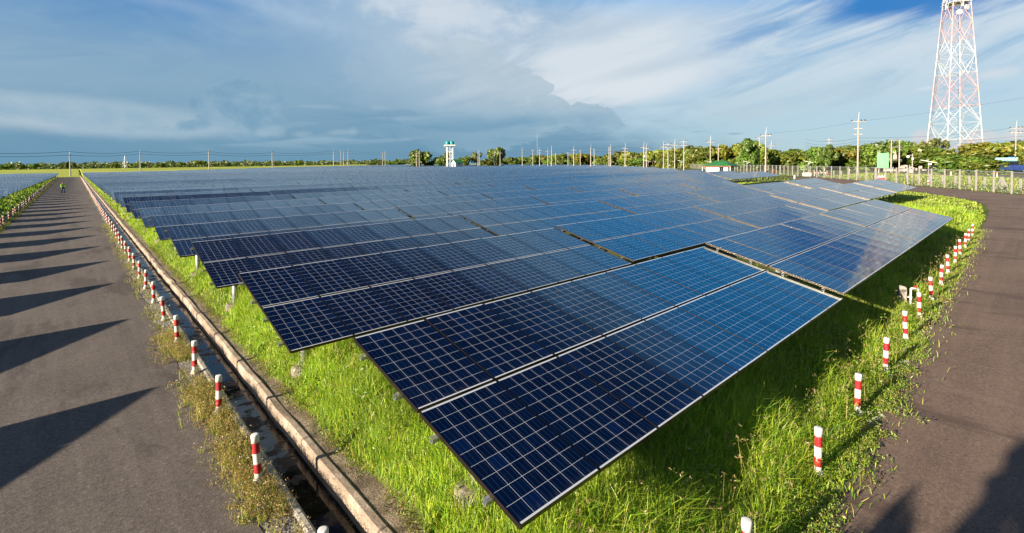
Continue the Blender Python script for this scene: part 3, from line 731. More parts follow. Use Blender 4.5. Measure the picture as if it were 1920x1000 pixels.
# ------------------------------------------------------------------ bollards
def bollard_body():
    mb = MB(); mb.smooth = True; r = 0.043
    for z0, z1, k in ((0.055, 0.125, 'bwhite'), (0.125, 0.235, 'bred'), (0.235, 0.36, 'bwhite'), (0.36, 0.49, 'bred')):
        mb.mat(k); rings = []
        for z in (z0, z1): rings.append([mb.bm.verts.new((r * math.cos(2 * math.pi * i / 16), r * math.sin(2 * math.pi * i / 16), z)) for i in range(16)])
        for i in range(16): mb._done([mb.bm.faces.new((rings[0][i], rings[0][(i + 1) % 16], rings[1][(i + 1) % 16], rings[1][i]))])
    return mb.mesh('bollard')
def bollard_cap():
    mb = MB().mat('bwhite'); mb.smooth = True; mb.lathe([(0.0475, 0.487), (0.0475, 0.570), (0.044, 0.578), (0.03, 0.580)], 16); return mb.mesh('cap')
def bollard_foot():
    mb = MB().mat('bwhite'); mb.lathe([(0.072, -0.10), (0.070, 0.02), (0.058, 0.060), (0.044, 0.066)], 14)
    for v in mb.bm.verts: v.co += Vector((rnd.uniform(-.006, .006), rnd.uniform(-.006, .006), rnd.uniform(-.006, .006)))
    return mb.mesh('footing')
BB, BC, BF = bollard_body(), bollard_cap(), bollard_foot()
def bollard_small():
    mb = MB(); mb.smooth = True
    for z0, z1, k in ((-.05, 0.125, 'bwhite'), (0.125, 0.235, 'bred'), (0.235, 0.36, 'bwhite'), (0.36, 0.49, 'bred'), (0.49, 0.58, 'bwhite')):
        mb.mat(k); mb.tube((0, 0, z0), (0, 0, z1), 0.046, 0.046, 8)
    return mb.mesh('bollard')
BS = bollard_small()
def bollard(A, B, z, label, near, grp):
    tx, ty = rnd.gauss(0, 0.028), rnd.gauss(0, 0.028)
    if near:
        t = empty('bollard', (A, B, z)); t.rotation_euler = (tx, ty, rnd.uniform(0, 6))
        link_mesh('pipe', BB, t); link_mesh('cap', BC, t); link_mesh('footing', BF, t); t.scale = (1, 1, 1.08)
    else:
        t = link_mesh('bollard', BS, None, (A, B, z)); t.rotation_euler = (tx, ty, 0)
    return tag(t, label, 'bollard', grp)
for k in range(-2, 126):
    B = 6.71 + 2.17 * k
    A = 1.70 + SKEW_L * (B - 7.6)
    if B < 2.3: continue
    bollard(A, B + rnd.gauss(0, 0.05), float(rise(A, B)) + 0.01, f'striped bollard beside the ditch, {nth(k + 3)} from the front', B < 42, 'red and white bollards along the ditch')
for k in range(-1, 28):
    A = 6.75 + 2.17 * k; B = 1.83 + 0.0165 * (A - 6.75)
    if A > 34: break
    bollard(A + rnd.gauss(0, 0.05), B, float(rise(A, B)) + 0.03, f'striped bollard on the front road verge, {nth(k + 2)} from the ditch corner', A < 30, 'red and white bollards on the front verge')
for k in range(0, 105):
    B = 49 + 2.17 * k; A = -3.65 + 0.0055 * B
    bollard(A, B, float(rise(A, B)) + 0.01, f'striped bollard across the long road, {nth(k + 1)} of its line', False, 'red and white bollards across the road')

# ------------------------------------------------------------------ grass and weeds
GC = np.array([(0.34, 0.46, 0.030), (0.25, 0.40, 0.025), (0.13, 0.27, 0.02), (0.46, 0.52, 0.05), (0.40, 0.35, 0.10)])
def blades(P, z, h, w, colp, lean=0.5, name='grass', patchy=True):
    n = len(P)
    ph = rng.uniform(0, 2 * np.pi, n); le = np.abs(rng.normal(0, lean, n)) + 0.08
    d = np.stack([np.cos(ph), np.sin(ph)], 1); fph = rng.uniform(0, 2 * np.pi, n); s = np.stack([np.cos(fph), np.sin(fph)], 1)
    V = np.zeros((n, 5, 3)); hh = h[:, None]; ww = w[:, None]
    base = np.concatenate([P, z[:, None]], 1)
    m1 = base + np.concatenate([d * (le * 0.28)[:, None] * hh, 0.55 * hh], 1)
    tp = base + np.concatenate([d * le[:, None] * hh, hh * (1 - 0.35 * np.minimum(le, 1.3)[:, None])], 1)
    sv = np.concatenate([s * ww / 2, np.zeros((n, 1))], 1)
    V[:, 0] = base - sv; V[:, 1] = base + sv; V[:, 2] = m1 + sv * 0.8; V[:, 3] = m1 - sv * 0.8; V[:, 4] = tp
    i0 = np.arange(n)[:, None] * 5
    quad = i0 + np.array([[0, 1, 2, 3]]); tri = i0 + np.array([[3, 2, 4]])
    pr = np.array(colp, float); pr /= pr.sum()
    if patchy:
        f = np.sin(P[:, 0] * 0.9 + 2.0 * np.sin(P[:, 1] * 0.7)) * np.cos(P[:, 1] * 1.3 + P[:, 0] * 0.35)
    else: f = np.zeros(n)
    ci = rng.choice(len(pr), n, p=pr); c = GC[ci] * rng.uniform(0.75, 1.2, (n, 1)) * (1 + 0.18 * f)[:, None]
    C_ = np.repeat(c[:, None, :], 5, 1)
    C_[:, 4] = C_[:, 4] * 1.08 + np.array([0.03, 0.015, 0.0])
    return V.reshape(-1, 3), quad, tri, C_.reshape(-1, 3)
def leaves(P3, size, cols, up=0.4, asp=0.45, spread=1.0):
    """small pointed leaves (diamonds) in all directions"""
    n = len(P3); u = rng.normal(size=(n, 3)) * spread; u[:, 2] += up; u /= np.linalg.norm(u, axis=1)[:, None]
    v = np.cross(u, rng.normal(size=(n, 3))); v /= np.linalg.norm(v, axis=1)[:, None]
    s = size[:, None]
    V = np.stack([P3, P3 + u * s * 0.5 + v * s * asp * 0.5, P3 + u * s, P3 + u * s * 0.5 - v * s * asp * 0.5], 1)
    q = np.arange(n)[:, None] * 4 + np.array([[0, 1, 2, 3]])
    return V.reshape(-1, 3), q, np.repeat(cols[:, None, :], 4, 1).reshape(-1, 3)
class Veg:
    def __init__(s): s.V = []; s.Q = []; s.T = []; s.C = []; s.o = 0
    def add(s, V, q, t, c):
        s.V.append(V); s.C.append(c)
        if q is not None: s.Q.append(q + s.o)
        if t is not None: s.T.append(t + s.o)
        s.o += len(V)
    def build(s, name, label, cat, mat='grass'):
        fs = [np.concatenate(s.Q)] if s.Q else []
        if s.T: fs.append(np.concatenate(s.T))
        o = link_mesh(name, np_mesh(name, np.concatenate(s.V), fs, [mat], tint=np.concatenate(s.C)))
        return tag(o, label, cat, None, 'stuff')
def scatter(n, a0, a1, b0, b1, keep=None):
    P = np.stack([rng.uniform(a0, a1, n), rng.uniform(b0, b1, n)], 1)
    if keep is not None: P = P[keep(P[:, 0], P[:, 1])]
    return P
def inview(P, m=60):
    z = ground(P[:, 0], P[:, 1]) + 0.2
    q = (np.concatenate([P, (z - CAM_Z)[:, None]], 1)) @ CAM_R.T
    ok = q[:, 2] > 0.5
    u = CX + F * q[:, 0] / np.where(ok, q[:, 2], 1); v = CY - F * q[:, 1] / np.where(ok, q[:, 2], 1)
    return P[ok & (u > -m) & (u < 1920 + m) & (v < 1000 + 2.5 * m)]
def g_add(veg, P, hm, hs, w, colp, lean=0.5, hf=None):
    P = inview(P)
    if not len(P): return
    z = ground(P[:, 0], P[:, 1]) - 0.01
    clump = 0.75 + 0.35 * np.sin(P[:, 0] * 2.3 + 1.7 * np.sin(P[:, 1] * 1.9)) * np.sin(P[:, 1] * 2.9 + 0.5)
    h = np.clip(rng.normal(hm, hs, len(P)), hm * 0.3, hm * 2.2) * clump
    if hf is not None: h = h * hf(P[:, 0], P[:, 1])
    veg.add(*blades(P, z, h, np.full(len(P), w) * rng.uniform(0.6, 1.4, len(P)), colp, lean))
gr = Veg()
def fringe(A, B):                                # shorter by the kerb and the road edges
    a = a_of(A, B); e = np.minimum((a - 2.58) / 0.55, (B - verge_edge(A)) / 0.5)
    return np.clip(e, 0.22, 1.0)
keepF = lambda A, B: (a_of(A, B) > 2.74 - 0.17 * sstep(B, 5.6, 7.6) + rng.uniform(0, 0.14, len(A)) - 0.06 * np.sin(B * 2.2)) & (B > verge_edge(A) + 0.05 + rng.exponential(0.10, len(A)))
mixF = (4, 3.6, 2.0, 2.6, 0.8)
g_add(gr, scatter(95000, 2.6, 9, 1.5, 4.5, keepF), 0.37, 0.13, 0.009, mixF, 0.6, fringe)
g_add(gr, scatter(60000, 2.6, 5, 4.5, 14, keepF), 0.38, 0.12, 0.0095, mixF, 0.6, fringe)
g_add(gr, scatter(70000, 9, 20, 1.5, 4.5, keepF), 0.30, 0.11, 0.012, mixF, 0.5, fringe)
g_add(gr, scatter(52000, 20, 45, 1.5, 9, keepF), 0.30, 0.11, 0.026, mixF, 0.45, fringe)
g_add(gr, scatter(60000, 40, 82, 2.5, 34, lambda A, B: B > verge_edge(A) + 0.3), 0.13, 0.05, 0.04, (3, 3, 1.5, 1.5, 3), 0.6)
g_add(gr, scatter(60000, 2.6, 5.4, 14, 45, keepF), 0.28, 0.09, 0.018, mixF, 0.5, fringe)
g_add(gr, scatter(46000, 2.8, 8.6, 45, 285, keepF), 0.30, 0.1, 0.06, mixF, 0.45)
keepL = lambda A, B: (A < -3.72 + 0.0055 * B - rng.exponential(0.12, len(A)))
g_add(gr, scatter(42000, -8.5, -2, 40, 285, keepL), 0.34, 0.12, 0.06, (3, 4, 3, 1.5, .5), 0.45)
outer_a = np.array(outer)
beyond = lambda A, B: (B < np.interp(A, outer_a[:, 0], outer_a[:, 1]) - 0.3) & (B > np.interp(A, HW_A[:, 0], HW_A[:, 1]) + 0.6)
g_add(gr, scatter(60000, 52, 150, -14, 60, beyond), 0.30, 0.14, 0.06, (1.5, 3, 2.5, 0.6, 5), 0.5)
g_add(gr, scatter(16000, 5, 140, 3, 110, lambda A, B: B > verge_edge(np.minimum(A, 139)) + 0.6), 0.30, 0.1, 0.05, mixF, 0.4)
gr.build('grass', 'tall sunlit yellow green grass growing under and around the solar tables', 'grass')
# broad-leaved weeds mixed into the front verge
wd = Veg(); gr2 = Veg()
def weed_plants(P, hmin, hmax, nl, ls, cols, spread=0.16, stem=True):
    P = inview(P, 40)
    if not len(P): return
    z = ground(P[:, 0], P[:, 1]); n = len(P); H = rng.uniform(hmin, hmax, n)
    k = rng.integers(0, n, n * nl); t = rng.beta(1.6, 1.2, n * nl)
    phi = rng.uniform(0, 2 * np.pi, n * nl); rr = spread * np.sqrt(rng.uniform(0, 1, n * nl)) * (0.5 + 0.8 * t)
    P3 = np.stack([P[k, 0] + rr * np.cos(phi), P[k, 1] + rr * np.sin(phi), z[k] + H[k] * t], 1)
    c = cols[rng.integers(0, len(cols), n * nl)] * rng.uniform(0.7, 1.25, (n * nl, 1))
    V, q, cc = leaves(P3, rng.uniform(0.6, 1.3, n * nl) * ls, c, 0.3, 0.42); wd.add(V, q, None, cc)
    if stem:
        ks = np.repeat(np.arange(n), 5); m = len(ks)
        Ps = P[ks] + rng.normal(0, spread * 0.35, (m, 2))
        wd.add(*blades(Ps, ground(Ps[:, 0], Ps[:, 1]) - 0.01, H[ks] * rng.uniform(0.7, 1.25, m), np.full(m, 0.006 + ls * 0.03), (1, 1, 1, 1, 3), 0.4))
WG = np.array([(0.10, 0.20, 0.02), (0.16, 0.28, 0.03), (0.24, 0.34, 0.05)])
WO = np.array([(0.42, 0.24, 0.08), (0.34, 0.16, 0.06), (0.46, 0.34, 0.12)])
WY = np.array([(0.30, 0.34, 0.06), (0.36, 0.30, 0.09), (0.28, 0.17, 0.07), (0.42, 0.36, 0.15), (0.18, 0.24, 0.04)])
weed_plants(scatter(420, 2.9, 13, 1.72, 3.2, keepF), 0.10, 0.34, 22, 0.05, WG)
weed_plants(scatter(330, 2.8, 5, 3.2, 12, keepF), 0.12, 0.38, 24, 0.055, WG)
weed_plants(scatter(260, 2.75, 4, 5, 30, keepF), 0.06, 0.24, 22, 0.045, np.concatenate([WG * 0.7, WG]))
weed_plants(scatter(240, 13, 34, 1.9, 3.6, keepF), 0.1, 0.4, 16, 0.07, WG)
# creeping, half dry weeds spilling over the front road edge
spill = lambda A, B: (np.abs(B - verge_edge(A) - 0.02) < rng.exponential(0.11, len(A))) & (np.sin(A * 2.6) + 0.6 * np.sin(A * 6.1 + 1) > -0.5)
weed_plants(scatter(2900, 5, 14, 1.1, 2.3, spill), 0.02, 0.15, 26, 0.034, np.concatenate([WY, WG, WG * 1.3, WG * 1.5]), 0.10)
weed_plants(scatter(1300, 14, 36, 1.3, 2.6, spill), 0.02, 0.14, 14, 0.05, WY, 0.12)
sp = scatter(60000, 5, 36, 1.1, 2.6, lambda A, B: (np.abs(B - verge_edge(A) - 0.04) < rng.exponential(0.10, len(A))))
g_add(gr2, sp, 0.13, 0.06, 0.009, (2, 2.5, 2, 1.5, 3), 0.9)
# tall stalks with straw coloured seed heads
st_ = inview(np.concatenate([scatter(900, 3, 30, 1.8, 3.0, keepF), scatter(420, 3, 5, 3, 14, keepF)]), 40)
hs_ = rng.uniform(0.35, 0.62, len(st_)); zs_ = ground(st_[:, 0], st_[:, 1]); ns_ = len(st_)
V5, q5, t5, c5 = blades(st_, zs_, hs_, np.full(ns_, 0.007), (1, 1, .3, 1, 5), 0.25); wd.add(V5, q5, t5, c5)
tips = V5.reshape(-1, 5, 3)[:, 4]; kk = np.repeat(np.arange(ns_), 7)
V6, q6, c6 = leaves(tips[kk] + rng.normal(0, 0.012, (len(kk), 3)) - np.array([0, 0, 0.03]), rng.uniform(0.02, 0.045, len(kk)), np.array([(0.42, 0.33, 0.15)]) * rng.uniform(0.7, 1.2, (len(kk), 1)), 0.8, 0.3); wd.add(V6, q6, None, c6)
# low matted herbs along the tan kerb
mat_k = lambda A, B: np.abs(a_of(A, B) - 2.73) < rng.exponential(0.075, len(A)) * (1 + np.sin(B * 3.1) * 0.8 + 0.4 * np.sin(B * 7.7))
weed_plants(scatter(8200, 2.55, 3.3, 4.2, 30, mat_k), 0.02, 0.11, 18, 0.026, np.concatenate([WG, WG, WY, WO * 0.6]), 0.10)
# dry weeds in the gravel strip along the ditch bollards
dryk = lambda A, B: (a_of(A, B) > 1.52 - rng.exponential(0.09, len(A))) & (a_of(A, B) < 1.82) & (np.sin(B * 2.1) + 0.8 * np.sin(B * 0.9 + 1.2) + 0.5 * np.sin(B * 5.3) + rng.normal(0, 0.5, len(A)) > -0.6)
weed_plants(scatter(2600, 1.2, 1.95, 4.4, 14, dryk), 0.05, 0.24, 36, 0.024, np.concatenate([WY, WO]), 0.09)
weed_plants(scatter(1500, 1.4, 2.4, 14, 45, dryk), 0.06, 0.26, 16, 0.04, WY, 0.12)
weed_plants(scatter(4200, 1.6, 5.2, 45, 285, dryk), 0.1, 0.3, 8, 0.09, WY, 0.16, False)
dryl = lambda A, B: np.abs(A - (-3.5 + 0.0055 * B)) < 0.25
weed_plants(scatter(5200, -4, -1.6, 45, 285, dryl), 0.1, 0.28, 8, 0.09, WY, 0.16, False)
gr2.build('verge_grass', 'short half dry grass creeping over the front road edge', 'grass')
wd.build('weeds', 'half dry leafy weeds along the road edges and the ditch', 'weeds')
# loose pale stones along the verge
sv = []; sq = []; so2 = 0
for k in range(520):
    if k < 300: A = rnd.uniform(6, 36); B = float(verge_edge(A)) + 0.10 + rnd.gauss(0, 0.09)
    else:
        B = rnd.uniform(4.5, 20); A = 1.66 + SKEW_L * (B - 7.6) + rnd.gauss(0, 0.10)
    s = rnd.uniform(0.012, 0.035) * (1.4 if k < 300 else 0.8); z = gz(A, B) + 0.008
    for (x, y, w) in ((1, 0, 0), (0, 1, 0), (-1, 0, 0), (0, -1, 0), (0, 0, .8), (0, 0, -.8)):
        sv.append((A + x * s * rnd.uniform(.7, 1.3), B + y * s * rnd.uniform(.7, 1.3), z + w * s * rnd.uniform(.6, 1.1)))
    for f_ in ((0, 1, 4), (1, 2, 4), (2, 3, 4), (3, 0, 4), (1, 0, 5), (2, 1, 5), (3, 2, 5), (0, 3, 5)): sq.append([so2 + i for i in f_])
    so2 += 6
tag(link_mesh('loose_gravel', np_mesh('loose_gravel', np.array(sv), [np.array(sq)], ['concrete'])), 'loose pale stones scattered along the road edges', 'gravel', None, 'stuff')

# ------------------------------------------------------------------ trees
def crown_mesh(name, kind, seed):
    g = np.random.default_rng(seed)
    # blobs in a unit crown: x,y in [-1,1], z in [0,1] (height 1)
    if kind == 'round': blobs = [(g.normal(0, .36), g.normal(0, .36), g.uniform(.34, .82), g.uniform(.28, .46)) for _ in range(15)]
    elif kind == 'bushy': blobs = [(g.uniform(-.75, .75), g.uniform(-.75, .75), g.uniform(.10, .74), g.uniform(.24, .42)) for _ in range(22)]
    elif kind == 'tall': blobs = [(g.normal(0, .42), g.normal(0, .42), g.uniform(.25, .90), g.uniform(.22, .36)) for _ in range(17)]
    elif kind == 'sparse': blobs = [(g.uniform(-.7, .7), g.uniform(-.7, .7), g.uniform(.42, .92), g.uniform(.13, .27)) for _ in range(20)]
    else: blobs = [(g.uniform(-.85, .85), g.uniform(-.85, .85), g.uniform(.55, .86), g.uniform(.22, .36)) for _ in range(16)]
    nl = {'sparse': 1500}.get(kind, 2600); P = []; out_ = []; sh = []
    w = np.array([b[3] ** 2 for b in blobs]); w /= w.sum(); k = g.choice(len(blobs), nl, p=w)
    d = g.normal(size=(nl, 3)); d[:, 2] += 0.25; d /= np.linalg.norm(d, axis=1)[:, None]
    rad = np.array([blobs[i][3] for i in k]) * g.uniform(0.45, 1.3, nl) ** 0.7
    cc = np.array([blobs[i][:3] for i in k]); P = cc + d * rad[:, None] * np.array([1, 1, 0.62])
    P[:, 2] = np.maximum(P[:, 2], 0.06)
    u = d + g.normal(0, .55, (nl, 3)); u /= np.linalg.norm(u, axis=1)[:, None]
    t = np.cross(u, g.normal(size=(nl, 3))); t /= np.linalg.norm(t, axis=1)[:, None]; b = np.cross(u, t)
    s = (g.uniform(.06, .13, nl) * (1.25 if kind != 'sparse' else 1.0))[:, None]
    asp = np.array([1, 1, 0.6])
    V = np.stack([P + t * s * asp, P + b * s * 0.6 * asp, P - t * s * asp, P - b * s * 0.6 * asp], 1)
    pal = {'round': [(.055, .115, .018), (.085, .15, .022), (.12, .19, .03)], 'bushy': [(.060, .125, .018), (.095, .165, .022), (.14, .195, .030)],
           'tall': [(.045, .095, .014), (.065, .125, .018), (.095, .15, .024)], 'sparse': [(.11, .145, .045), (.15, .175, .055), (.09, .125, .032)],
           'spread': [(.085, .14, .018), (.14, .185, .022), (.18, .20, .026)]}[kind]
    bl = g.uniform(.75, 1.3, len(blobs)); C_ = np.array(pal)[g.integers(0, 3, nl)] * (bl[k] * g.uniform(.8, 1.2, nl))[:, None] * np.array([1.45, 1.22, 1.15])
    q = np.arange(nl)[:, None] * 4 + np.array([[0, 1, 2, 3]])
    return np_mesh(name, V.reshape(-1, 3), [q], ['leaf'], tint=np.repeat(C_[:, None], 4, 1).reshape(-1, 3)), blobs
def trunk_mesh(name, blobs, th):
    mb = MB().mat('bark'); mb.smooth = True
    mb.tube((0, 0, -.05), (0.02, 0, th), .045, .03, 7)
    for (x, y, z, r) in blobs[:9]: mb.tube((0.02, 0, th * .9), (x * .9, y * .9, max(z, th)), .022, .006, 5)
    return mb.mesh(name)
KINDS = {}
for i, (kd, th) in enumerate((('round', .3), ('bushy', .16), ('tall', .28), ('sparse', .42), ('spread', .45))):
    for v in range(2):
        cm, bl = crown_mesh('crown', kd, 40 + i * 7 + v); KINDS[kd, v] = (cm, trunk_mesh('trunk', bl, th))
def tree(P, h, w, kind, label, grp, rz=None):
    t = empty('tree', P, rnd.uniform(0, 6.28) if rz is None else rz); t.scale = (w / 2, w / 2, h)
    cm, tm = KINDS[kind, rnd.randrange(2)]
    link_mesh('crown', cm, t); link_mesh('trunk', tm, t)
    return tag(t, label, 'tree', grp)
DESC = {'round': 'round dark green tree', 'bushy': 'low bushy yellow green tree', 'tall': 'upright deep green tree', 'sparse': 'pale thin crowned tree', 'spread': 'wide yellow tinged tree'}
def tree_px(u, vt, d, wpx, kind, label, grp, zb=None):
    P = at_depth(u, vt, d); g = float(rise(P.x, P.y)) if zb is None else zb
    return tree((P.x, P.y, g - 0.1), P.z - g + 0.1, wpx * d / F, kind, label, grp)
# the wooded edge beyond the perimeter fence, near to far
prof = [(940, 299), (980, 297), (1010, 294), (1050, 291), (1100, 291), (1140, 289), (1170, 284), (1200, 288), (1230, 283), (1262, 284), (1290, 276), (1320, 277), (1350, 286), (1385, 272), (1400, 264), (1425, 277), (1460, 277), (1500, 280), (1545, 274), (1580, 280), (1610, 274), (1650, 268), (1685, 276), (1720, 272), (1745, 278), (1765, 289), (1800, 293), (1822, 290), (1842, 276), (1880, 272), (1920, 266), (1975, 262), (2060, 260)]
pu, pv = zip(*prof)
cnt = 0; u = 935.0
while u < 2080:
    d = np.interp(u, [935, 1100, 1300, 1500, 1700, 2080], [430, 360, 250, 180, 150, 128]) * rnd.uniform(.94, 1.08)
    wpx = np.interp(u, [935, 1300, 1600, 2080], [17, 32, 50, 70]) * rnd.uniform(.8, 1.25)
    kd = rnd.choice(['bushy', 'bushy', 'round', 'bushy', 'spread', 'sparse', 'tall'])
    vt = np.interp(u, pu, pv) + rnd.uniform(-3, 4); cnt += 1
    if u > 1840: d += 22
    tree_px(u, vt, d, wpx * 1.25, kd, f'{DESC[kd]} in the wooded edge, {nth(cnt)} from the water tower', 'trees beyond the perimeter fence')
    u += wpx * 0.42
cnt = 0; u = 950.0
while u < 2080:                                 # lower shrubs in front of them
    d = np.interp(u, [935, 1100, 1300, 1500, 1700, 2080], [415, 340, 232, 166, 141, 120]) * rnd.uniform(.97, 1.03)
    wpx = np.interp(u, [935, 1300, 1600, 2080], [15, 28, 42, 60]) * rnd.uniform(.8, 1.25)
    top = np.interp(u, pu, pv); base = px((at_depth(u, 300, d).x, at_depth(u, 300, d).y, 0.5))[1]
    u += wpx * 0.75
    if u > 1845: continue
    kd = rnd.choice(['bushy', 'bushy', 'round', 'bushy']); cnt += 1
    tree_px(u, base - (base - top) * rnd.uniform(.45, .68), d, wpx * 1.3, kd, f'{DESC[kd]} low before the wooded edge, {nth(cnt)} from the water tower', 'shrubs beyond the perimeter fence')
for (u, vt, d, w, kd, lb) in ((1402, 266, 165, 40, 'tall', 'tall dense bright green tree rising above the wooded edge by the guard house'), (1548, 275, 158, 28, 'tall', 'slim tall tree above the wooded edge beside the solar lamp'),
                              (1650, 264, 140, 58, 'round', 'large round crowned tree behind the green board'), (1742, 264, 172, 46, 'sparse', 'loose feathery tree in front of the lattice mast'),
                              (1810, 290, 112, 70, 'bushy', 'leafy pale green shrub right behind the wire fence near the parked car'), (1838, 300, 104, 58, 'bushy', 'grey green shrub pressing against the wire fence before the blue bus'), (1850, 268, 150, 70, 'spread', 'yellow orange flowering tree left of the blue bus'), (1948, 268, 104, 50, 'spread', 'yellow tinged tree hanging over the blue bus'), (1692, 266, 165, 36, 'tall', 'dark feathery tree behind the transformer poles'),
                              (785, 281, 330, 34, 'round', 'big round dark tree standing alone left of the water tower'), (776, 284, 332, 20, 'round', 'dark tree with ragged top merged with the big lone tree'), (828, 292, 330, 22, 'round', 'small round tree just left of the water tower'), (838, 285, 345, 12, 'sparse', 'thin pale tree behind the water tower legs'),
                              (871, 293, 335, 26, 'round', 'olive tree behind the white pump house'), (893, 288, 340, 20, 'sparse', 'pale dry tree behind a pair of utility poles'), (931, 278.5, 330, 30, 'round', 'big lone tree right of the pump house'), (915, 296, 335, 26, 'bushy', 'low olive bush between pump house and lone tree'), (557, 301, 420, 15, 'round', 'small round tree alone on the far field'), (805, 301, 340, 20, 'bushy', 'low bush between two round trees by the water tower'), (744, 302, 430, 30, 'bushy', 'pale green thicket left of the big lone tree'), (712, 304, 450, 34, 'bushy', 'pale green thicket on the far side of the field')):
    tree_px(u, vt, d, w * 1.15, kd, lb, 'single trees')
# far wood: reads as one mass
fw = Veg()
n = 26000; uu = rng.uniform(-60, 790, n); dd = rng.uniform(520, 640, n)
topv = np.interp(uu, [-60, 20, 60, 130, 200, 300, 400, 500, 620, 700, 760, 790], [309.0, 308, 309, 308, 306.5, 306.5, 304.5, 304.5, 304, 302.5, 301.5, 301.5]) + 1.2 * np.sin(uu * 0.31) + 1.1 * np.sin(uu * 0.13 + 1) + 0.8 * np.sin(uu * 0.77 + 2)
P3 = np.zeros((n, 3)); Cc = np.zeros((n, 3))
tt = rng.beta(1.5, 1.1, n)
for i in range(n):
    r = ray(uu[i], topv[i]); p = r * dd[i]; g = float(rise(p[0], p[1])) - 0.5
    P3[i] = (p[0], p[1], g + (p[2] + CAM_Z - g) * tt[i])
cb = np.array([(.045, .085, .025), (.065, .11, .028), (.10, .135, .035)])
Cc = cb[rng.integers(0, 3, n)] * (0.85 + 0.5 * (np.sin(uu * 0.42) > 0.2))[:, None] * rng.uniform(.8, 1.2, (n, 1)) * 1.5
V, q_, c_ = leaves(P3, rng.uniform(1.2, 2.6, n), Cc, 0.2, 0.9); fw.add(V, q_, None, c_)
fw.build('far_wood', 'far dark green belt of trees along the horizon behind the field', 'woods', 'leaf')
for k, (u, vt, w) in enumerate(((126, 304, 9), (136, 306, 8), (376, 301.5, 20), (12, 309, 22), (39, 309, 20), (63, 308, 16), (215, 307, 14), (262, 306, 18), (300, 306, 18), (340, 305, 16))):
    kd = ('tall', 'tall', 'spread', 'round', 'round', 'round', 'bushy', 'round', 'bushy', 'round')[k]
    tree_px(u, vt, 505, w, kd, f'{DESC[kd]} before the far wood, {nth(k + 1)} along the horizon', 'trees before the far wood')
# the tree beside the camera whose shadow falls over the front road
tree((-6.9, 0.32, -0.05), 6.0, 2.6, 'round', 'roadside tree beside the camera shading the front road', 'roadside trees')
tree((-4.9, 2.2, -0.05), 3.5, 0.6, 'round', 'unseen tree shaped stand-in for the person at the camera, shading the front road', 'roadside trees')  # out-of-view stand-in, added to cast the narrow shadow of a person

# ------------------------------------------------------------------ perimeter fence
fence_line = arc_edge([(30, -22), (52, -10.5), (66, -1.0), (73.6, 3.4), (80.5, 8.0), (89.6, 14.0), (101, 22.5), (119, 37), (133, 47), (170, 75), (215, 108), (270, 148), (330, 190), (400, 238)], 60)
fl = [Vector((x, y, float(rise(x, y)))) for x, y in fence_line]
fp = [fl[0]]; acc = 0
for a, b in zip(fl, fl[1:]):
    acc += (b - a).length
    if acc >= 2.72: fp.append(b); acc = 0
fence = empty('fence', fp[0] - Vector((0, 0, 0)))
tag(fence, 'long chain link fence on white concrete posts behind the array', 'fence')
FH = 2.28
mb = MB().mat('fencepost'); mb.box(0, 0, FH / 2 - 0.2, 0.13, 0.13, FH + 0.4).box(0, 0, FH + 0.03, 0.11, 0.11, 0.06); FPM = mb.mesh('post')
mb = MB().mat('fencepost'); mb.box(0, 0, FH / 2 - 0.2, 0.24, 0.24, FH + 0.5); mb.bar((-0.1, 0, FH * .62), (-1.1, 0, 0), .09, .09); FPB = mb.mesh('braced_post')
vis = [i for i, p in enumerate(fp) if 930 < px(p)[0] < 1990 and px(p)[2] > 5]
near100 = set(sorted(vis, key=lambda i: px(fp[i])[2])[:98])
rest = []
o0 = fence.location
for i, p in enumerate(fp):
    ang = math.atan2((fp[min(i + 1, len(fp) - 1)] - fp[i - 1 if i else 0]).y, (fp[min(i + 1, len(fp) - 1)] - fp[i - 1 if i else 0]).x)
    if i in near100:
        pst = link_mesh('post', FPB if i % 14 == 4 else FPM, fence, p - o0); pst.rotation_euler = (0, 0, ang)
    else: rest.append(p)
mb = MB().mat('fencepost')
for p in rest: mb.box(p.x - o0.x, p.y - o0.y, p.z - o0.z + FH / 2, 0.15, 0.15, FH + 0.2)
tag(mb.build('posts_further_along', fence), kind='stuff')
mb = MB().mat('galv'); mb2 = MB().mat('galv'); mw = MB().mat('wire')
for a, b in zip(fp, fp[1:]):
    a, b = a - o0, b - o0
    mb.tube(a + Vector((0, 0, FH - .06)), b + Vector((0, 0, FH - .06)), 0.045, 0.045, 6)
    mb2.tube(a + Vector((0, 0, .12)), b + Vector((0, 0, .12)), 0.025, 0.025, 5)
    off_ = Vector((0, 0, 0)); mw.poly([a + Vector((0, 0, .1)), b + Vector((0, 0, .1)), b + Vector((0, 0, FH - .05)), a + Vector((0, 0, FH - .05))])
mb.build('top_rail', fence); mb2.build('bottom_rail', fence); mw.build('wire_netting', fence)
# second row of short posts beyond it
stub = MB().mat('fencepost'); stub.box(0, 0, .55, .17, .17, 1.5); STUB = stub.mesh('stub_post')
stub = MB().mat('fencepost'); stub.box(0, 0, .65, .17, .17, 1.6); stub.bar((.05, 0, 1.3), (.9, 0, 0), .13, .13); stub.bar((-.05, 0, 1.3), (-.9, 0, 0), .13, .13); STUB2 = stub.mesh('stub_post_braced')
k = 0
for i in range(0, len(fp) - 1):
    p = fp[i] + Vector((3.6, -2.6, 0)) + (fp[i + 1] - fp[i]) * 0.45
    u_, v_, d_ = px(p)
    if not (1500 < u_ < 1985): continue
    k += 1
    o = link_mesh('stub_post', STUB2 if k == 3 else STUB, None, (p.x, p.y, float(rise(p.x, p.y)))); o.rotation_euler = (0, 0, 0.65)
    tag(o, f'short concrete post outside the wire fence, {nth(k)} of its line', 'post', 'short concrete posts outside the fence')
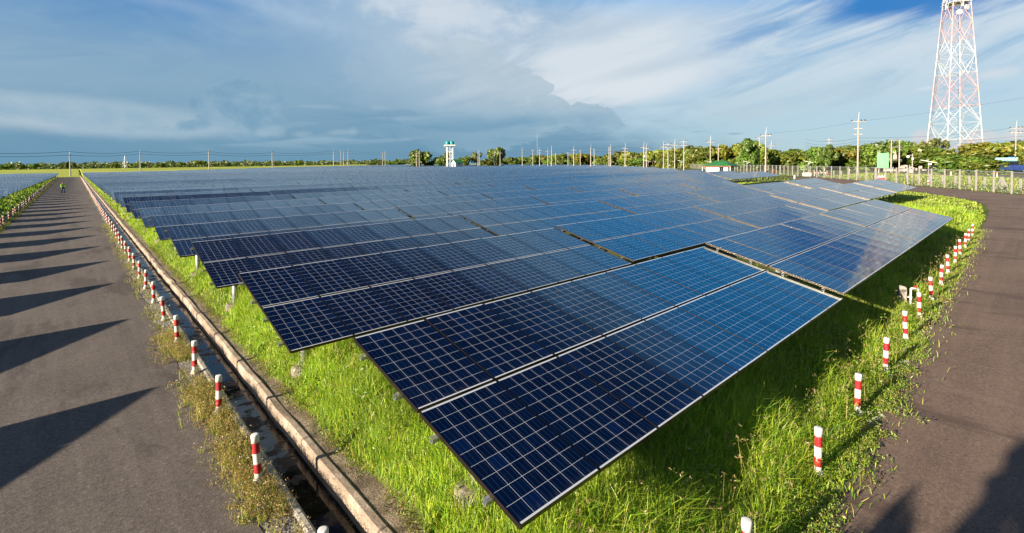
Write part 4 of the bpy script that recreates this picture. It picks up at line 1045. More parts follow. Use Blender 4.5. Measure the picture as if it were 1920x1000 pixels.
# public road beyond
hn = np.array(HW); dv = np.gradient(hn, axis=0); nr = np.stack([dv[:, 1], -dv[:, 0]], 1); nr /= np.linalg.norm(nr, axis=1)[:, None]
strip('road', 'asphalt', hn + nr * 13.0, hn, 0.03)
strip('road', 'asphalt', hn + nr * 38.0, hn + nr * 21.0, 0.03)
def hw_pt(t, o): i = int(t); p = hn[i] + nr[i] * o; return Vector((p[0], p[1], float(rise(p[0], p[1])) + 0.03)), math.atan2(dv[i][1], dv[i][0])
for k in range(14):                              # orange marker posts along it
    i = 12 + k * 3
    if i >= len(hn): break
    P, a = hw_pt(i, -1.2)
    t = empty('marker_post', P); mb = MB().mat('white'); mb.box(0, 0, .35, .14, .14, .7).build('stem', t); mb = MB().mat('orange'); mb.box(0, 0, .82, .15, .15, .24).build('head', t)
    tag(t, f'low white marker post with orange head by the public road, {nth(k + 1)} along', 'marker post', 'orange headed marker posts')

# ------------------------------------------------------------------ utility poles
def pole(P, h, style, label, rz=0.0, arm=2.2, sc=1.0, grp='concrete utility poles', fat=1.0):
    t = empty('utility_pole', P, rz); r0, r1 = 0.15 * sc * fat, 0.09 * sc * fat
    mb = MB().mat('pole'); mb.tube((0, 0, -.2), (0, 0, h), r0 * 1.15, r1 * 1.15, 8); mb.build('shaft', t)
    if 's' in style:
        mb = MB().mat('white'); mb.tube((0, 0, h), (0.12 * sc, 0, h + 1.6 * sc), .05 * sc, .015 * sc, 5); mb.build('lightning_spike', t)
    z = h - 0.35 * sc
    n = 0
    for ch in style:
        if ch == 'T':
            mb = MB().mat('pole'); mb.box(0, -r0 * .9, z - n * 1.1, arm, .11 * sc, .13 * sc); mb.build('crossarm', t)
            for x in (-.46, .2, .46):
                mb = MB().mat('dark'); mb.lathe([(.05 * sc, z - n * 1.1 + .06), (.11 * sc, z - n * 1.1 + .12), (.11 * sc, z - n * 1.1 + .22), (.12 * sc, z - n * 1.1 + .26), (.06 * sc, z - n * 1.1 + .38)], 8, (x * arm, -r0 * .9)); mb.build('insulator', t)
            n += 1
        if ch == 't':
            mb = MB().mat('pole'); mb.box(0, -r0 * .9, z - n * 1.1 - .3, arm * .6, .1 * sc, .12 * sc); mb.build('crossarm', t); n += 1
        if ch == 'b':
            mb = MB().mat('fencepost'); mb.box(0, 0, .7, .75 * sc, .6 * sc, 1.5); mb.build('switch_box', t)
        if ch == 'd':
            mb = MB().mat('galv'); mb.smooth = True; mb.lathe([(.1, h * .55), (.34, h * .55 + .05), (.34, h * .55 + .9), (.2, h * .55 + 1.0)], 10, (.42, 0)); mb.build('transformer', t)
    return tag(t, label, 'utility pole', grp)
def pole_px(u, vt, vb, d, style, label, rz=None, arm=2.2, zb=None, **kw):
    P = at_depth(u, vt, d); g = at_depth(u, vb, d).z if vb else float(rise(P.x, P.y))
    if zb is not None: g = zb
    # arms square to the line of sight, as the lines run past
    return pole((P.x, P.y, g), P.z - g - (1.6 * kw.get('sc', 1.0) if 's' in style else 0), style, label, -math.atan2(P.x, P.y) if rz is None else rz, arm, **kw)
LP = [(130, 281, 331, 225, 'st'), (262, 280, 321, 285, 'st'), (391, 281, 319, 300, 't'), (510, 283, 316, 320, 'T'), (625, 279.5, 315, 325, 'st')]
lbl = ['tall concrete pole standing at the end of the long road', 'concrete pole beside the little lattice pylon in the far field', 'pale concrete pole in the far field, third along the sagging lines', 'concrete pole with a stubby crossarm, fourth along the sagging lines', 'thin spiked pole, first of the cluster behind the array']
lineP = []
for (u, vt, vb, d, st), l in zip(LP, lbl):
    pole_px(u, vt, vb, d, st, l, arm=2.4, fat=1.5, sc=1.2); lineP.append(at_depth(u, vt + 4, d))
for (u, vt, vb, d, st, l) in ((639, 282, 315, 330, 'T', 'pole with a short crossarm, second of the cluster behind the array'), (644, 282, 315, 345, 'st', 'leaning thin pole, third of the cluster behind the array'), (652, 279.5, 315, 330, 'st', 'spiked pole, last of the cluster behind the array'),
        (717, 286, 313.5, 340, 'T', 'shorter one of the pair of pale poles left of the big lone tree'), (721.8, 281, 313.5, 335, 'sT', 'taller spiked one of the pair of pale poles left of the big lone tree'), (780.9, 287, 313, 300, 'T', 'shorter pole in front of the big lone tree'), (785.9, 281, 313, 300, 'sT', 'taller spiked pole in front of the big lone tree'),
        (896, 280.6, 311.5, 320, 's', 'thin pole of the close pair right of the pump house'), (898.6, 283, 311.5, 325, '', 'stubbier pole of the close pair right of the pump house'), (927, 283, 311.5, 310, '', 'plain pole at the left edge of the round lone tree'), (937.5, 280.6, 311.5, 300, 'sT', 'pole with crossarm at the right edge of the round lone tree'),
        (979, 276, None, 290, 's', 'first spiked pole right of the lone tree'), (999, 281, None, 300, 'T', 'pole with crossarm just left of the thin radio mast'), (1011.5, 275, None, 270, 'sTt', 'stout pole just right of the thin radio mast'), (1027, 277.5, None, 270, 'sT', 'crossarm pole second right of the radio mast'),
        (1034, 272.5, None, 250, 's', 'tall bare pole third right of the radio mast'), (1042, 287, None, 300, '', 'short bare pole fourth right of the radio mast'), (1065, 286, None, 300, 'T', 'short crossarm pole before the wooded edge'), (1075.5, 273, None, 230, 'sT', 'tall crossarm pole where the wooded edge begins'), (1088, 281, None, 280, '', 'short bare pole where the wooded edge begins'),
        (1107.5, 270.5, None, 200, 's', 'tall spiked bare pole in front of the wooded edge'), (1114, 279, None, 240, '', 'short pole just beside the tall spiked bare pole'), (1142, 275.5, None, 220, 't', 'left pole of the close pair before the wooded edge'), (1144.8, 270, None, 190, 's', 'right spiked pole of the close pair before the wooded edge'),
        (1172, 268, None, 170, 'sTTTb', 'stout switch pole with three stacked crossarms'), (1207, 266, None, 165, 'sTd', 'transformer pole with crossarm and spike'), (1212, 268, None, 170, 'sT', 'crossarm pole right behind the transformer pole'), (1244, 264.5, None, 155, 'sTb', 'spiked pole with a switch box at its foot'), (1252.5, 269, None, 155, 'TTb', 'pole with two arms and a white box at its foot'),
        (1265, 260.5, None, 150, 'sT', 'tall spiked crossarm pole left of the two armed pole'), (1282, 264, None, 148, 'TT', 'pole with two broad crossarms before the wooded edge'), (1332, 254, None, 140, 'sT', 'spiked crossarm pole just behind the guard house'), (1347, 269, None, 200, 'sT', 'small distant pole above the guard house roof'),
        (1424, 257.5, None, 170, 'T', 'pole half hidden by trees right of the tall dense tree'), (1436, 239, None, 112, 'sT', 'tall spiked pole right of the guard house'), (1555, 260, None, 190, 'TT', 'distant two armed pole above the trees'), (1446, 263, None, 210, 'sT', 'small distant spiked pole behind the trees'),
        (1609.6, 209.6, None, 96, 'sTtt', 'tallest spiked utility pole, left of the green board'), (1905.7, 226, None, 122, 'sTT', 'pole with spike rising over the yellow trees by the blue bus')):
    sc = 1.0 if d < 200 else 1.15
    pole_px(u, vt, vb, d, st, l, arm=2.3 if d < 200 else 2.6, sc=sc, fat=1.0 if d < 160 else 1.25)
# H frame with transformer behind the green board
P = at_depth(1671.5, 262.5, 128); P2 = at_depth(1686.7, 262.5, 128); g = float(rise(P.x, P.y))
t = empty('transformer_frame', (P.x, P.y, g)); D = P2 - P
for p in (Vector((0, 0, 0)), Vector((D.x, D.y, 0))):
    mb = MB().mat('pole'); mb.tube(p, p + Vector((0, 0, P.z - g)), .17, .12, 8); mb.build('leg', t)
for z in (P.z - g - .2, P.z - g - 1.9, 3.3):
    mb = MB().mat('pole'); mb.bar((-.3 * D.x, -.3 * D.y, z), (1.3 * D.x, 1.3 * D.y, z), .14, .16); mb.build('crossarm', t)
mb = MB().mat('fencepost'); mb.box(D.x / 2, D.y / 2, 4.1, .9, .8, 1.2); mb.lathe([(.2, 4.7), (.14, 5.2)], 8, (D.x / 2, D.y / 2)); mb.build('transformer', t)
tag(t, 'two legged pole frame carrying a pale transformer behind the green board', 'transformer')
P = at_depth(1007, 245, 420); g = float(rise(P.x, P.y)); t = empty('radio_mast', (P.x, P.y, g))
mb = MB().mat('towerwhite'); h = P.z - g
for k in range(3): mb.tube((.15 * math.cos(k * 2.09), .15 * math.sin(k * 2.09), 0), (.08 * math.cos(k * 2.09), .08 * math.sin(k * 2.09), h * .85), .025, .025, 5)
mb.build('lattice_shaft', t); mb = MB().mat('towerwhite'); mb.tube((0, 0, h * .84), (0, 0, h), .04, .02, 5); mb.build('whip', t)
tag(t, 'very thin tall radio mast rising behind the array', 'mast')
# cables
def cable(pts, sag, r, label, name='power_line', grp='overhead cables'):
    cu = bpy.data.curves.new(name, 'CURVE'); cu.dimensions = '3D'; cu.bevel_depth = r; cu.bevel_resolution = 1
    for a, b in zip(pts, pts[1:]):
        s = cu.splines.new('POLY'); n = 14; s.points.add(n)
        for i in range(n + 1):
            k = i / n; p = a.lerp(b, k); s.points[i].co = (p.x, p.y, p.z - 4 * sag * k * (1 - k), 1)
    tmp = bpy.data.objects.new(name, cu); me = bpy.data.meshes.new_from_object(tmp); bpy.data.objects.remove(tmp); me.materials.clear(); me.materials.append(M['cable'])
    return tag(link_mesh(name, me), label, 'cable', grp)
far1 = [at_depth(-130, 282, 190)] + [at_depth(u, vt + 3.5, d) for (u, vt, vb, d, s) in LP]
far1b = [p - Vector((0, 0, 1.6)) for p in far1]
cable(far1, 1.1, 0.085, 'upper sagging cable along the far field poles')
cable(far1b, 0.9, 0.085, 'lower sagging cable along the far field poles')
far2 = [at_depth(u, v, d) for u, v, d in ((625, 283, 325), (652, 283, 330), (721.8, 284.5, 335), (785.9, 285, 300), (896, 285, 320), (937.5, 285, 300), (1011, 279, 270), (1075.5, 277, 230), (1107, 275, 200), (1172, 272.5, 170))]
cable(far2, 0.9, 0.04, 'upper cable strung past the water tower towards the switch pole')
cable([p - Vector((0, 0, 1.5)) for p in far2], 0.8, 0.04, 'lower cable strung past the water tower towards the switch pole')
mid = [at_depth(u, v, d) for u, v, d in ((1172, 276, 170), (1207, 275, 165), (1244, 273, 155))]
cable(mid, 0.8, 0.03, 'cable between the switch pole and the boxed pole')
near_ = [at_depth(1436, 250, 112), at_depth(1609, 228, 96), at_depth(2050, 160, 74)]
cable(near_, 0.4, 0.016, 'single thin cable rising from the tallest pole past the lattice mast')
for k, (v0, v1, v2, v3, lb) in enumerate(((258, 259, 239, 226, 'top'), (264, 264.5, 256, 244, 'second'), (267.5, 268, 262, 250, 'third'), (271, 272, 268, 255, 'fourth'), (284, 283, 276, 262, 'lowest'))):
    cable([at_depth(1510, v0 + 3 + k, 128), at_depth(1609, v1, 97), at_depth(1905, v2, 121), at_depth(2080, v3, 112)], 0.7, 0.022, f'{lb} of the bundled cables running past the tower foot to the blue bus', grp='cables past the tower foot')

# ------------------------------------------------------------------ lattice communication tower
def lattice(P, base_w, top_w, H, secs, rz, name, label, cat, r=0.16, colors=('towerred', 'towerwhite'), extra=True):
    t = empty(name, P, rz)
    wid = lambda z: base_w + (top_w - base_w) * z / H
    cor = lambda z, k: Vector((wid(z) / 2 * (1 if k in (0, 3) else -1), wid(z) / 2 * (1 if k in (0, 1) else -1), z))
    zs = secs
    for k in range(4):
        mb = MB()
        for i, (a, b) in enumerate(zip(zs, zs[1:])):
            mb.mat(colors[i % 2]); mb.tube(cor(a, k), cor(b, k), r * (1.15 - .5 * a / H), r * (1.15 - .5 * b / H), 8)
        mb.build('leg', t)
    for i, (a, b) in enumerate(zip(zs, zs[1:])):
        mb = MB().mat(colors[i % 2]); m_ = (a + b) / 2; rr = r * .52
        for k in range(4):
            j = (k + 1) % 4
            A0, A1, B0, B1, C0, C1 = cor(a, k), cor(a, j), cor(b, k), cor(b, j), cor(m_, k), cor(m_, j)
            # diamond bracing: crosses meet at the section ends
            mb.tube((A0 + A1) / 2, C0, rr, rr, 6).tube((A0 + A1) / 2, C1, rr, rr, 6).tube(C0, (B0 + B1) / 2, rr, rr, 6).tube(C1, (B0 + B1) / 2, rr, rr, 6)
            mb.tube(A0, A1, rr * .9, rr * .9, 6)
            if extra: mb.tube(A0, C1, rr * .42, rr * .42, 5).tube(A1, C0, rr * .42, rr * .42, 5).tube(C0, B1, rr * .42, rr * .42, 5).tube(C1, B0, rr * .42, rr * .42, 5).tube(C0, C1, rr * .6, rr * .6, 5)
            if extra:
                for (p, q) in ((A0.lerp(C0, .5), ((A0 + A1) / 2).lerp(C0, .5)), (A1.lerp(C1, .5), ((A0 + A1) / 2).lerp(C1, .5)), (C0.lerp(B0, .5), C0.lerp((B0 + B1) / 2, .5)), (C1.lerp(B1, .5), C1.lerp((B0 + B1) / 2, .5))):
                    mb.tube(p, q, rr * .6, rr * .6, 5)
                mb.tube(A0.lerp(C0, .5), C0.lerp((A0 + A1) / 2, .02), rr * .4, rr * .4, 4)
        if extra: mb.tube((cor(a, 0) + cor(a, 1)) / 2, (cor(a, 2) + cor(a, 3)) / 2, rr * .7, rr * .7, 5)
        mb.build('bracing', t)
    return tag(t, label, cat), t, cor
TD = 175.0
Pb = at_depth(1788, 300, TD); gb = 0.3
vz = lambda v: at_depth(1788, v, TD).z - gb
secs = [0, vz(262), vz(200), vz(140), vz(77), vz(17), vz(-45), vz(-105)]
secs[0] = max(0, secs[1] - (secs[2] - secs[1]))
secs = [0.0] + [s for s in secs if s > 0.5]
if len(secs) > 1 and secs[1] < 3: secs.pop(1)
TH = secs[-1]
wpx_at = lambda v: (79 - 41 * (265 - v) / 265) * TD / F / 1.378
bw = wpx_at(300 + gb * 0); topw = wpx_at(-105)
ang = math.atan2(Pb.x, Pb.y)
tower, tt_, cor = lattice((Pb.x, Pb.y, gb), bw, topw, TH, secs, -ang + R_(32), 'communication_tower', 'tall red and white lattice tower rising behind the trees', 'tower', 0.15)
zc = vz(8); wz = bw + (topw - bw) * zc / TH
for zq, n_ in ((vz(10), 'antenna_platform'),):
    wz = bw + (topw - bw) * zq / TH
    mb = MB().mat('towerwhite'); mb.box(0, 0, zq, wz * 1.12, wz * 1.12, .18)
    for s in (-1, 1): mb.box(s * wz * .56, 0, zq + 1.0, .07, wz * 1.12, .07).box(0, s * wz * .56, zq + 1.0, wz * 1.12, .07, .07)
    mb.build(n_, tower)
for k in range(8):
    a = k * .785; wz = bw + (topw - bw) * zc / TH; rr_ = wz * .62; zz = zc + (1.6 if k % 2 else -1.4)
    mb = MB().mat('towerwhite'); mb.smooth = True
    mb.lathe([(.12, zz - 1.0), (.2, zz - .95), (.2, zz + .95), (.12, zz + 1.0)], 8, (rr_ * math.cos(a), rr_ * math.sin(a))); mb.build('antenna', tower)
for zq, a in ((vz(22), -1.2), (vz(4), -2.2), (vz(30), -1.9)):
    wz = bw + (topw - bw) * zq / TH
    mb = MB().mat('towerwhite'); c0 = Vector((wz * .55 * math.cos(a), wz * .55 * math.sin(a), zq)); mb.tube(c0, c0 + Vector((math.cos(a) * .5, math.sin(a) * .5, 0)), .8, .85, 16); mb.build('dish', tower)
mb = MB().mat('dark'); z = 1.0
c1 = lambda z: cor(z, 1).lerp(cor(z, 2), .14)
while z < TH - 1: mb.tube(c1(z) + Vector((-.25, 0, 0)), c1(z) + Vector((.25, 0, 0)), .03, .03, 4); z += .7
for s in (-.25, .25): mb.tube(c1(.5) + Vector((s, 0, 0)), c1(TH - .5) + Vector((s, 0, 0)), .035, .035, 4)
mb.build('ladder', tower)
Pq = at_depth(234, 292.5, 430); gq = at_depth(234, 316.5, 430).z
hq = Pq.z - gq
py, _, cq = lattice((Pq.x, Pq.y, gq), 2.6, .5, hq, [0, hq * .3, hq * .55, hq * .75, hq * .9, hq], 0.4, 'pylon', 'small grey lattice pylon far away in the field', 'pylon', 0.06, ('galv', 'galv'), False)
for z in (.6, .72, .84): MB().mat('galv').box(0, 0, hq * z, 2.8 if z < .8 else 2.0, .07, .07).build('crossarm', py)

# ------------------------------------------------------------------ water tower and pump house
WD = 290.0
pT = at_depth(843, 274.5, WD); gT = at_depth(843, 312.5, WD).z; hT = pT.z - gT; wt = empty('water_tower', (pT.x, pT.y, gT), -math.atan2(pT.x, pT.y) + 0.07)
s = WD / F
for (x, y) in ((-1, -1), (1, -1), (-1, 1), (1, 1)):
    mb = MB().mat('wallwhite'); mb.box(x * 5.1 * s, y * 5.1 * s, hT / 2, 2.3 * s, 2.3 * s, hT); mb.build('leg', wt)
for z in (.38, .72):
    mb = MB().mat('wallwhite')
    for sg in (-1, 1): mb.box(0, sg * 5.1 * s, hT * z, 7.2 * s, .45, .5).box(sg * 5.1 * s, 0, hT * z, .45, 7.2 * s, .5)
    mb.build('ring_beam', wt)
MB().mat('wallwhite').box(0, 0, hT + .42, 19.5 * s, 19.5 * s, .85).build('deck', wt)
for (x, y) in ((-1, -1), (1, -1), (-1, 1), (1, 1)):
    mb = MB().mat('tank'); mb.smooth = True; r_ = 4.0 * s; mb.lathe([(r_, hT + .86), (r_ * 1.03, hT + 1.3), (r_, hT + 1.7), (r_ * 1.03, hT + 2.1), (r_ * .92, hT + 2.7), (r_ * .3, hT + 3.0)], 16, (x * 4.1 * s, y * 4.1 * s)); mb.build('tank', wt)
mb = MB().mat('galv')
for q in (-.25, .25): mb.tube((q, -6.4 * s, 0), (q, -6.4 * s, hT), .05, .05, 5)
for z in np.arange(.4, hT, .45): mb.tube((-.25, -6.4 * s, z), (.25, -6.4 * s, z), .03, .03, 4)
mb.build('ladder', wt)
tag(wt, 'white four legged water tower with teal tanks on top', 'water tower')
def gable_house(u0, u1, vbase, vtop, d, rz, name, label):
    P = at_depth((u0 + u1) / 2, vtop, d); g = at_depth((u0 + u1) / 2, vbase, d).z; h = P.z - g; w = (u1 - u0) * d / F
    t = empty(name, (P.x, P.y, g), rz); L = w * .72; W2 = w * .6; e = h * .58
    mb = MB().mat('wallwhite'); mb.box(0, 0, e / 2, L, W2, e)
    for sx in (-1, 1):
        f = mb.poly([(sx * L / 2, -W2 / 2, e), (sx * L / 2, W2 / 2, e), (sx * L / 2, 0, h - .06)])
    mb.build('wall', t)
    mb = MB().mat('green_roof'); o_ = .5
    for sy in (-1, 1):
        a = Vector((-L / 2 - o_, sy * (W2 / 2 + o_), e - .18)); b = Vector((L / 2 + o_, sy * (W2 / 2 + o_), e - .18)); c0 = Vector((L / 2 + o_, 0, h)); d0 = Vector((-L / 2 - o_, 0, h))
        mb.poly([a, b, c0, d0]); up_ = Vector((0, 0, .12)); mb.poly([d0 + up_, c0 + up_, b + up_, a + up_]); mb.poly([a, a + up_, b + up_, b]); mb.poly([b, b + up_, c0 + up_, c0]); mb.poly([a, d0, d0 + up_, a + up_])
    mb.build('roof', t); MB().mat('dark').box(-L / 2 - .01, 0, e * .42, .06, 1.0, e * .84).build('door', t)
    MB().mat('darkglass').box(0, -W2 / 2 - .01, e * .6, 1.0, .05, .8).build('window', t)
    return tag(t, label, 'house')
gable_house(846, 868, 312.5, 299.5, 286, -math.atan2(0.55, 0.83) + 0.55, 'pump_house', 'small white pump house with green gable roof beside the water tower')

# ------------------------------------------------------------------ guard house with hipped roof
GD = 138.0
Pg = at_depth(1350, 301.8, GD); gg = 0.55; gw = 70 * GD / F; hg = Pg.z - gg
gh = empty('guard_house', (Pg.x, Pg.y, gg), -math.atan2(Pg.x, Pg.y) + R_(-24))
Lg, Wg = gw * .80, gw * .52; eh = hg - 1.45
MB().mat('wallwhite').box(0, 0, eh / 2 - .1, Lg * .74, Wg * .74, eh + .2).build('wall', gh)
mb = MB().mat('green_roof'); a, b = Lg / 2, Wg / 2; ridge = Lg * .16; z0, z1 = eh, hg
C4 = [Vector((-a, -b, z0)), Vector((a, -b, z0)), Vector((a, b, z0)), Vector((-a, b, z0))]; r0_, r1_ = Vector((-ridge, 0, z1)), Vector((ridge, 0, z1))
mb.poly([C4[0], C4[1], r1_, r0_]); mb.poly([C4[1], C4[2], r1_]); mb.poly([C4[2], C4[3], r0_, r1_]); mb.poly([C4[3], C4[0], r0_])
n_ = 34
for i in range(1, n_):                           # standing seams
    x = -a + 2 * a * i / n_; k = min(1, (a - abs(x)) / (a - ridge))
    mb.bar((x, -b, z0 + .03), (max(-ridge, min(ridge, x)) if False else x, -b + b * k, z0 + (z1 - z0) * k + .03), .05, .05)
mb.build('roof', gh)
mb = MB().mat('fascia')
for sy in (-1, 1): mb.box(0, sy * b, z0 - .1, 2 * a + .04, .05, .22)
for sx in (-1, 1): mb.box(sx * a, 0, z0 - .1, .05, 2 * b - .06, .22)
mb.build('fascia', gh); MB().mat('white').box(0, 0, z0 - .2, 2 * a - .1, 2 * b - .1, .04).build('soffit', gh)
for (x, w_) in ((Lg * .12, .55), (Lg * .19, .55)): MB().mat('darkglass').box(x, -Wg * .37 - .02, eh * .55, w_, .06, 1.3).build('window', gh)
MB().mat('darkglass').box(Lg * .37 + .02, -Wg * .15, eh * .5, .06, 1.0, 1.5).build('door', gh)
for sx in (-1, 1):
    MB().mat('white').box(sx * a * .93, -b * .9, z0 / 2 - .2, .18, .18, z0).build('porch_post', gh)
tag(gh, 'low white guard house with a green hipped roof beyond the tables', 'house')

# ------------------------------------------------------------------ roadside equipment by the fence
def solar_lamp(u, vt, vb, d, label, striped=False):
    P = at_depth(u, vt, d); g = at_depth(u, vb, d).z; h = P.z - g
    t = empty('solar_lamp', (P.x, P.y, g), -math.atan2(P.x, P.y))
    mb = MB().mat('fencepost'); mb.tube((0, 0, 0), (0, 0, h), .06, .05, 8); mb.build('mast', t)
    mb = MB().mat('white'); m4 = Matrix.Translation((0, 0, h + .05)) @ Matrix.Rotation(R_(14), 4, 'Y'); mb.box(0, 0, 0, 1.75, 1.0, .07, m4); mb.build('lamp_panel', t)
    MB().mat('galv').box(.15, -.1, h - .35, .35, .25, .18).build('battery_box', t)
    if striped:
        for k in range(4): MB().mat('red' if k % 2 == 0 else 'white').tube((0, 0, .02 + k * .22), (0, 0, .24 + k * .22), .14, .14, 10).build('stripe_band', t)
    return tag(t, label, 'solar lamp', 'solar lamps along the fence')
solar_lamp(1741, 303.5, 350.5, 68, 'solar lamp with tilted panel and striped foot by the bend of the road', True)
solar_lamp(1515.5, 304, 333, 105, 'solar lamp with tilted panel beside the white notice board')
solar_lamp(1400, 304, 326, 130, 'solar lamp with tilted panel right of the guard house')
solar_lamp(1330, 303.5, 318, 150, 'solar lamp half hidden behind the guard house roof')
solar_lamp(1276.5, 302.5, 316, 150, 'solar lamp left of the guard house among the poles')
solar_lamp(1215, 302.5, 314, 165, 'small solar lamp beside the transformer pole')
# camera pole
P = at_depth(1711, 289, 74); g = at_depth(1711, 346, 74).z; h = P.z - g
t = empty('camera_pole', (P.x, P.y, g), -math.atan2(P.x, P.y))
MB().mat('fencepost').tube((0, 0, 0), (0, 0, h), .085, .075, 10).build('mast', t); MB().mat('fencepost').bar((0, 0, h - .15), (-.5, 0, h - .2), .06, .06).build('arm', t)
mb = MB().mat('white'); mb.smooth = True; mb.lathe([(.08, h - .62), (.2, h - .5), (.22, h - .35), (.12, h - .2)], 12, (-.52, 0)); mb.build('camera_dome', t); MB().mat('white').box(.02, -.1, h - .75, .2, .25, .3).build('junction_box', t)
MB().mat('fencepost').box(-.12, -.15, h * .44, .5, .3, .62).build('control_cabinet', t)
tag(t, 'pale pole with a dome camera and control box by the fence', 'camera pole')
# green board (seen from its back) on two legs
P = at_depth(1655.5, 287.5, 88); g = at_depth(1655.5, 338, 88).z; h = P.z - g
t = empty('green_board', (P.x, P.y, g), -math.atan2(P.x, P.y) - 0.1); w = 17.5 * 88 / F; hb = 27.5 * 88 / F
mb = MB().mat('green_sign'); mb.box(0, 0, h - hb / 2, w, .06, hb); mb.build('panel', t)
mb = MB().mat('green_sign')
for x in (-w * .3, w * .22): mb.box(x, -.05, h - hb / 2, .05, .05, hb * .9)
for z in (h - hb * .08, h - hb * .92): mb.box(-w * .04, -.05, z, w * .5, .05, .05)
mb.build('stiffener', t)
for x in (-w * .32, w * .2): MB().mat('fencepost').tube((x, .07, 0), (x, .07, h - .2), .05, .05, 8).build('leg', t)
tag(t, 'blank green board on two legs facing away from the array', 'board')
P = at_depth(1649, 328.5, 82); g = at_depth(1649, 338.5, 82).z; t = empty('barrier_block', (P.x, P.y, g), -math.atan2(P.x, P.y)); w = 19.5 * 82 / F; h = P.z - g
MB().mat('red').prism([(-w / 2, -.3), (w / 2, -.3), (w / 2, .3), (-w / 2, .3)], 0, h * .55).build('base', t)
mb = MB().mat('white'); mb.box(0, 0, h * .68, w, .4, h * .25)
for k in range(5): mb.box(-w * .42 + k * w * .21, 0, h * .9, w * .1, .3, h * .2)
mb.build('top', t); tag(t, 'red and white plastic road barrier under the green board', 'barrier')
P = at_depth(1513, 323.8, 106); g = at_depth(1513, 335, 106).z; t = empty('notice_board', (P.x, P.y, g), -math.atan2(P.x, P.y)); w = 14 * 106 / F; h = P.z - g
MB().mat('white').box(0, 0, h - .5, w, .05, .95).build('panel', t); MB().mat('orange').box(w * .12, -.03, h - .5, .14, .012, .4).build('emblem', t)
for s_ in (-.4, .4): MB().mat('white').tube((w * s_, .05, 0), (w * s_, .05, h - .1), .04, .04, 6).build('leg', t)
tag(t, 'white notice board with a small orange mark by the fence', 'board')
P = at_depth(1537.5, 324, 104); g = at_depth(1537.5, 337, 104).z; t = empty('crash_barrier', (P.x, P.y, g), -math.atan2(P.x, P.y)); w = 28 * 104 / F; h = P.z - g
mb = MB(); pts = [(-w / 2, 0), (-w / 2, h * .8), (-w / 2 + .2, h), (w / 2 - .2, h), (w / 2, h * .8), (w / 2, 0)]
for (x0, z0), (x1, z1) in zip(pts, pts[1:]):
    n_ = max(1, int(math.hypot(x1 - x0, z1 - z0) / .28))
    for k in range(n_):
        mb.mat('red' if k % 2 == 0 else 'white'); f0, f1 = k / n_, (k + 1) / n_
        mb.tube((x0 + (x1 - x0) * f0, 0, z0 + (z1 - z0) * f0), (x0 + (x1 - x0) * f1, 0, z0 + (z1 - z0) * f1), .07, .07, 8)
mb.build('hoop', t)
for k in range(4): MB().mat('white').tube((-w * .3 + k * w * .2, 0, 0), (-w * .3 + k * w * .2, 0, h), .04, .04, 6).build('upright', t)
tag(t, 'tubular red and white crash barrier beside the notice board', 'barrier')
P = on_level(1490, 335.5, .5); t = empty('marker_stone', (P.x, P.y, .5)); MB().mat('white').box(0, 0, .35, .22, .22, .75).build('stone', t); tag(t, 'single short white marker stone near the notice board', 'marker stone')
# rubble wall behind the trees
P = at_depth(1695, 313, 138)
mb = MB().mat('stonewall')
for k in range(26): mb.box(rnd.uniform(-4.5, 4.5), rnd.uniform(-.5, .5), rnd.uniform(.2, 1.7), rnd.uniform(.6, 1.3), .8, rnd.uniform(.4, .8), Matrix.Rotation(rnd.uniform(-.1, .1), 4, 'Z'))
o = mb.build('rubble_wall', None, (P.x, P.y, .4)); o.rotation_euler = (0, 0, -math.atan2(P.x, P.y)); tag(o, 'pale heap of rubble wall beyond the public road', 'wall')
# tap on a concrete post in the verge
A, B = 16.0, 2.42; z = gz(A, B); t = empty('tap_post', (A, B, z), R_(-52))
mb = MB().mat('pole'); mb.box(0, 0, .19, .17, .12, .64); mb.tube((0, -.06, .51), (0, .06, .51), .0845, .0845, 20); mb.build('post', t)
mb = MB().mat('white'); mb.smooth = True; mb.tube((.21, 0, -.1), (.21, 0, .53), .022, .022, 8).tube((.21, 0, .53), (.36, 0, .53), .022, .022, 8).tube((.36, 0, .53), (.40, 0, .45), .02, .02, 8).tube((.08, 0, .3), (.25, 0, .3), .02, .02, 8); mb.build('pipe', t)
MB().mat('red').box(.32, 0, .585, .07, .025, .04).build('handle', t)
tag(t, 'rounded concrete post with a white water tap in the verge grass', 'tap')

# ------------------------------------------------------------------ vehicles
def wheel(t, x, y, r=.36):
    p = MB().mat('tyre').tube((x, y - .12, r), (x, y + .12, r), r, r, 18).build('wheel', t); MB().mat('galv').tube((x, y - .125, r), (x, y + .125, r), r * .6, r * .6, 12).build('rim', p)
P = at_depth(1757, 318, 128); t = empty('parked_car', (P.x, P.y, float(rise(P.x, P.y)) + .04), R_(36) + math.pi)
mb = MB().mat('carpaint'); prof_ = [(-2.4, .45), (2.35, .45), (2.45, .75), (2.3, .98), (1.15, 1.08), (-2.4, 1.05)]
va = [mb.bm.verts.new((x, -.87, z)) for x, z in prof_]; vb = [mb.bm.verts.new((x, .87, z)) for x, z in prof_]
mb._done([mb.bm.faces.new(va), mb.bm.faces.new(vb[::-1])] + [mb.bm.faces.new((va[i - 1], vb[i - 1], vb[i], va[i])) for i in range(6)]); bmesh.ops.bevel(mb.bm, geom=mb.bm.edges[:], offset=.07, segments=2, affect='EDGES'); mb.build('body', t)
mb = MB().mat('darkglass'); cab = [(1.1, 1.06), (.45, 1.6), (-.9, 1.62), (-1.25, 1.06)]
va = [mb.bm.verts.new((x, -.8 + (.12 if z > 1.2 else 0), z)) for x, z in cab]; vb = [mb.bm.verts.new((x, .8 - (.12 if z > 1.2 else 0), z)) for x, z in cab]
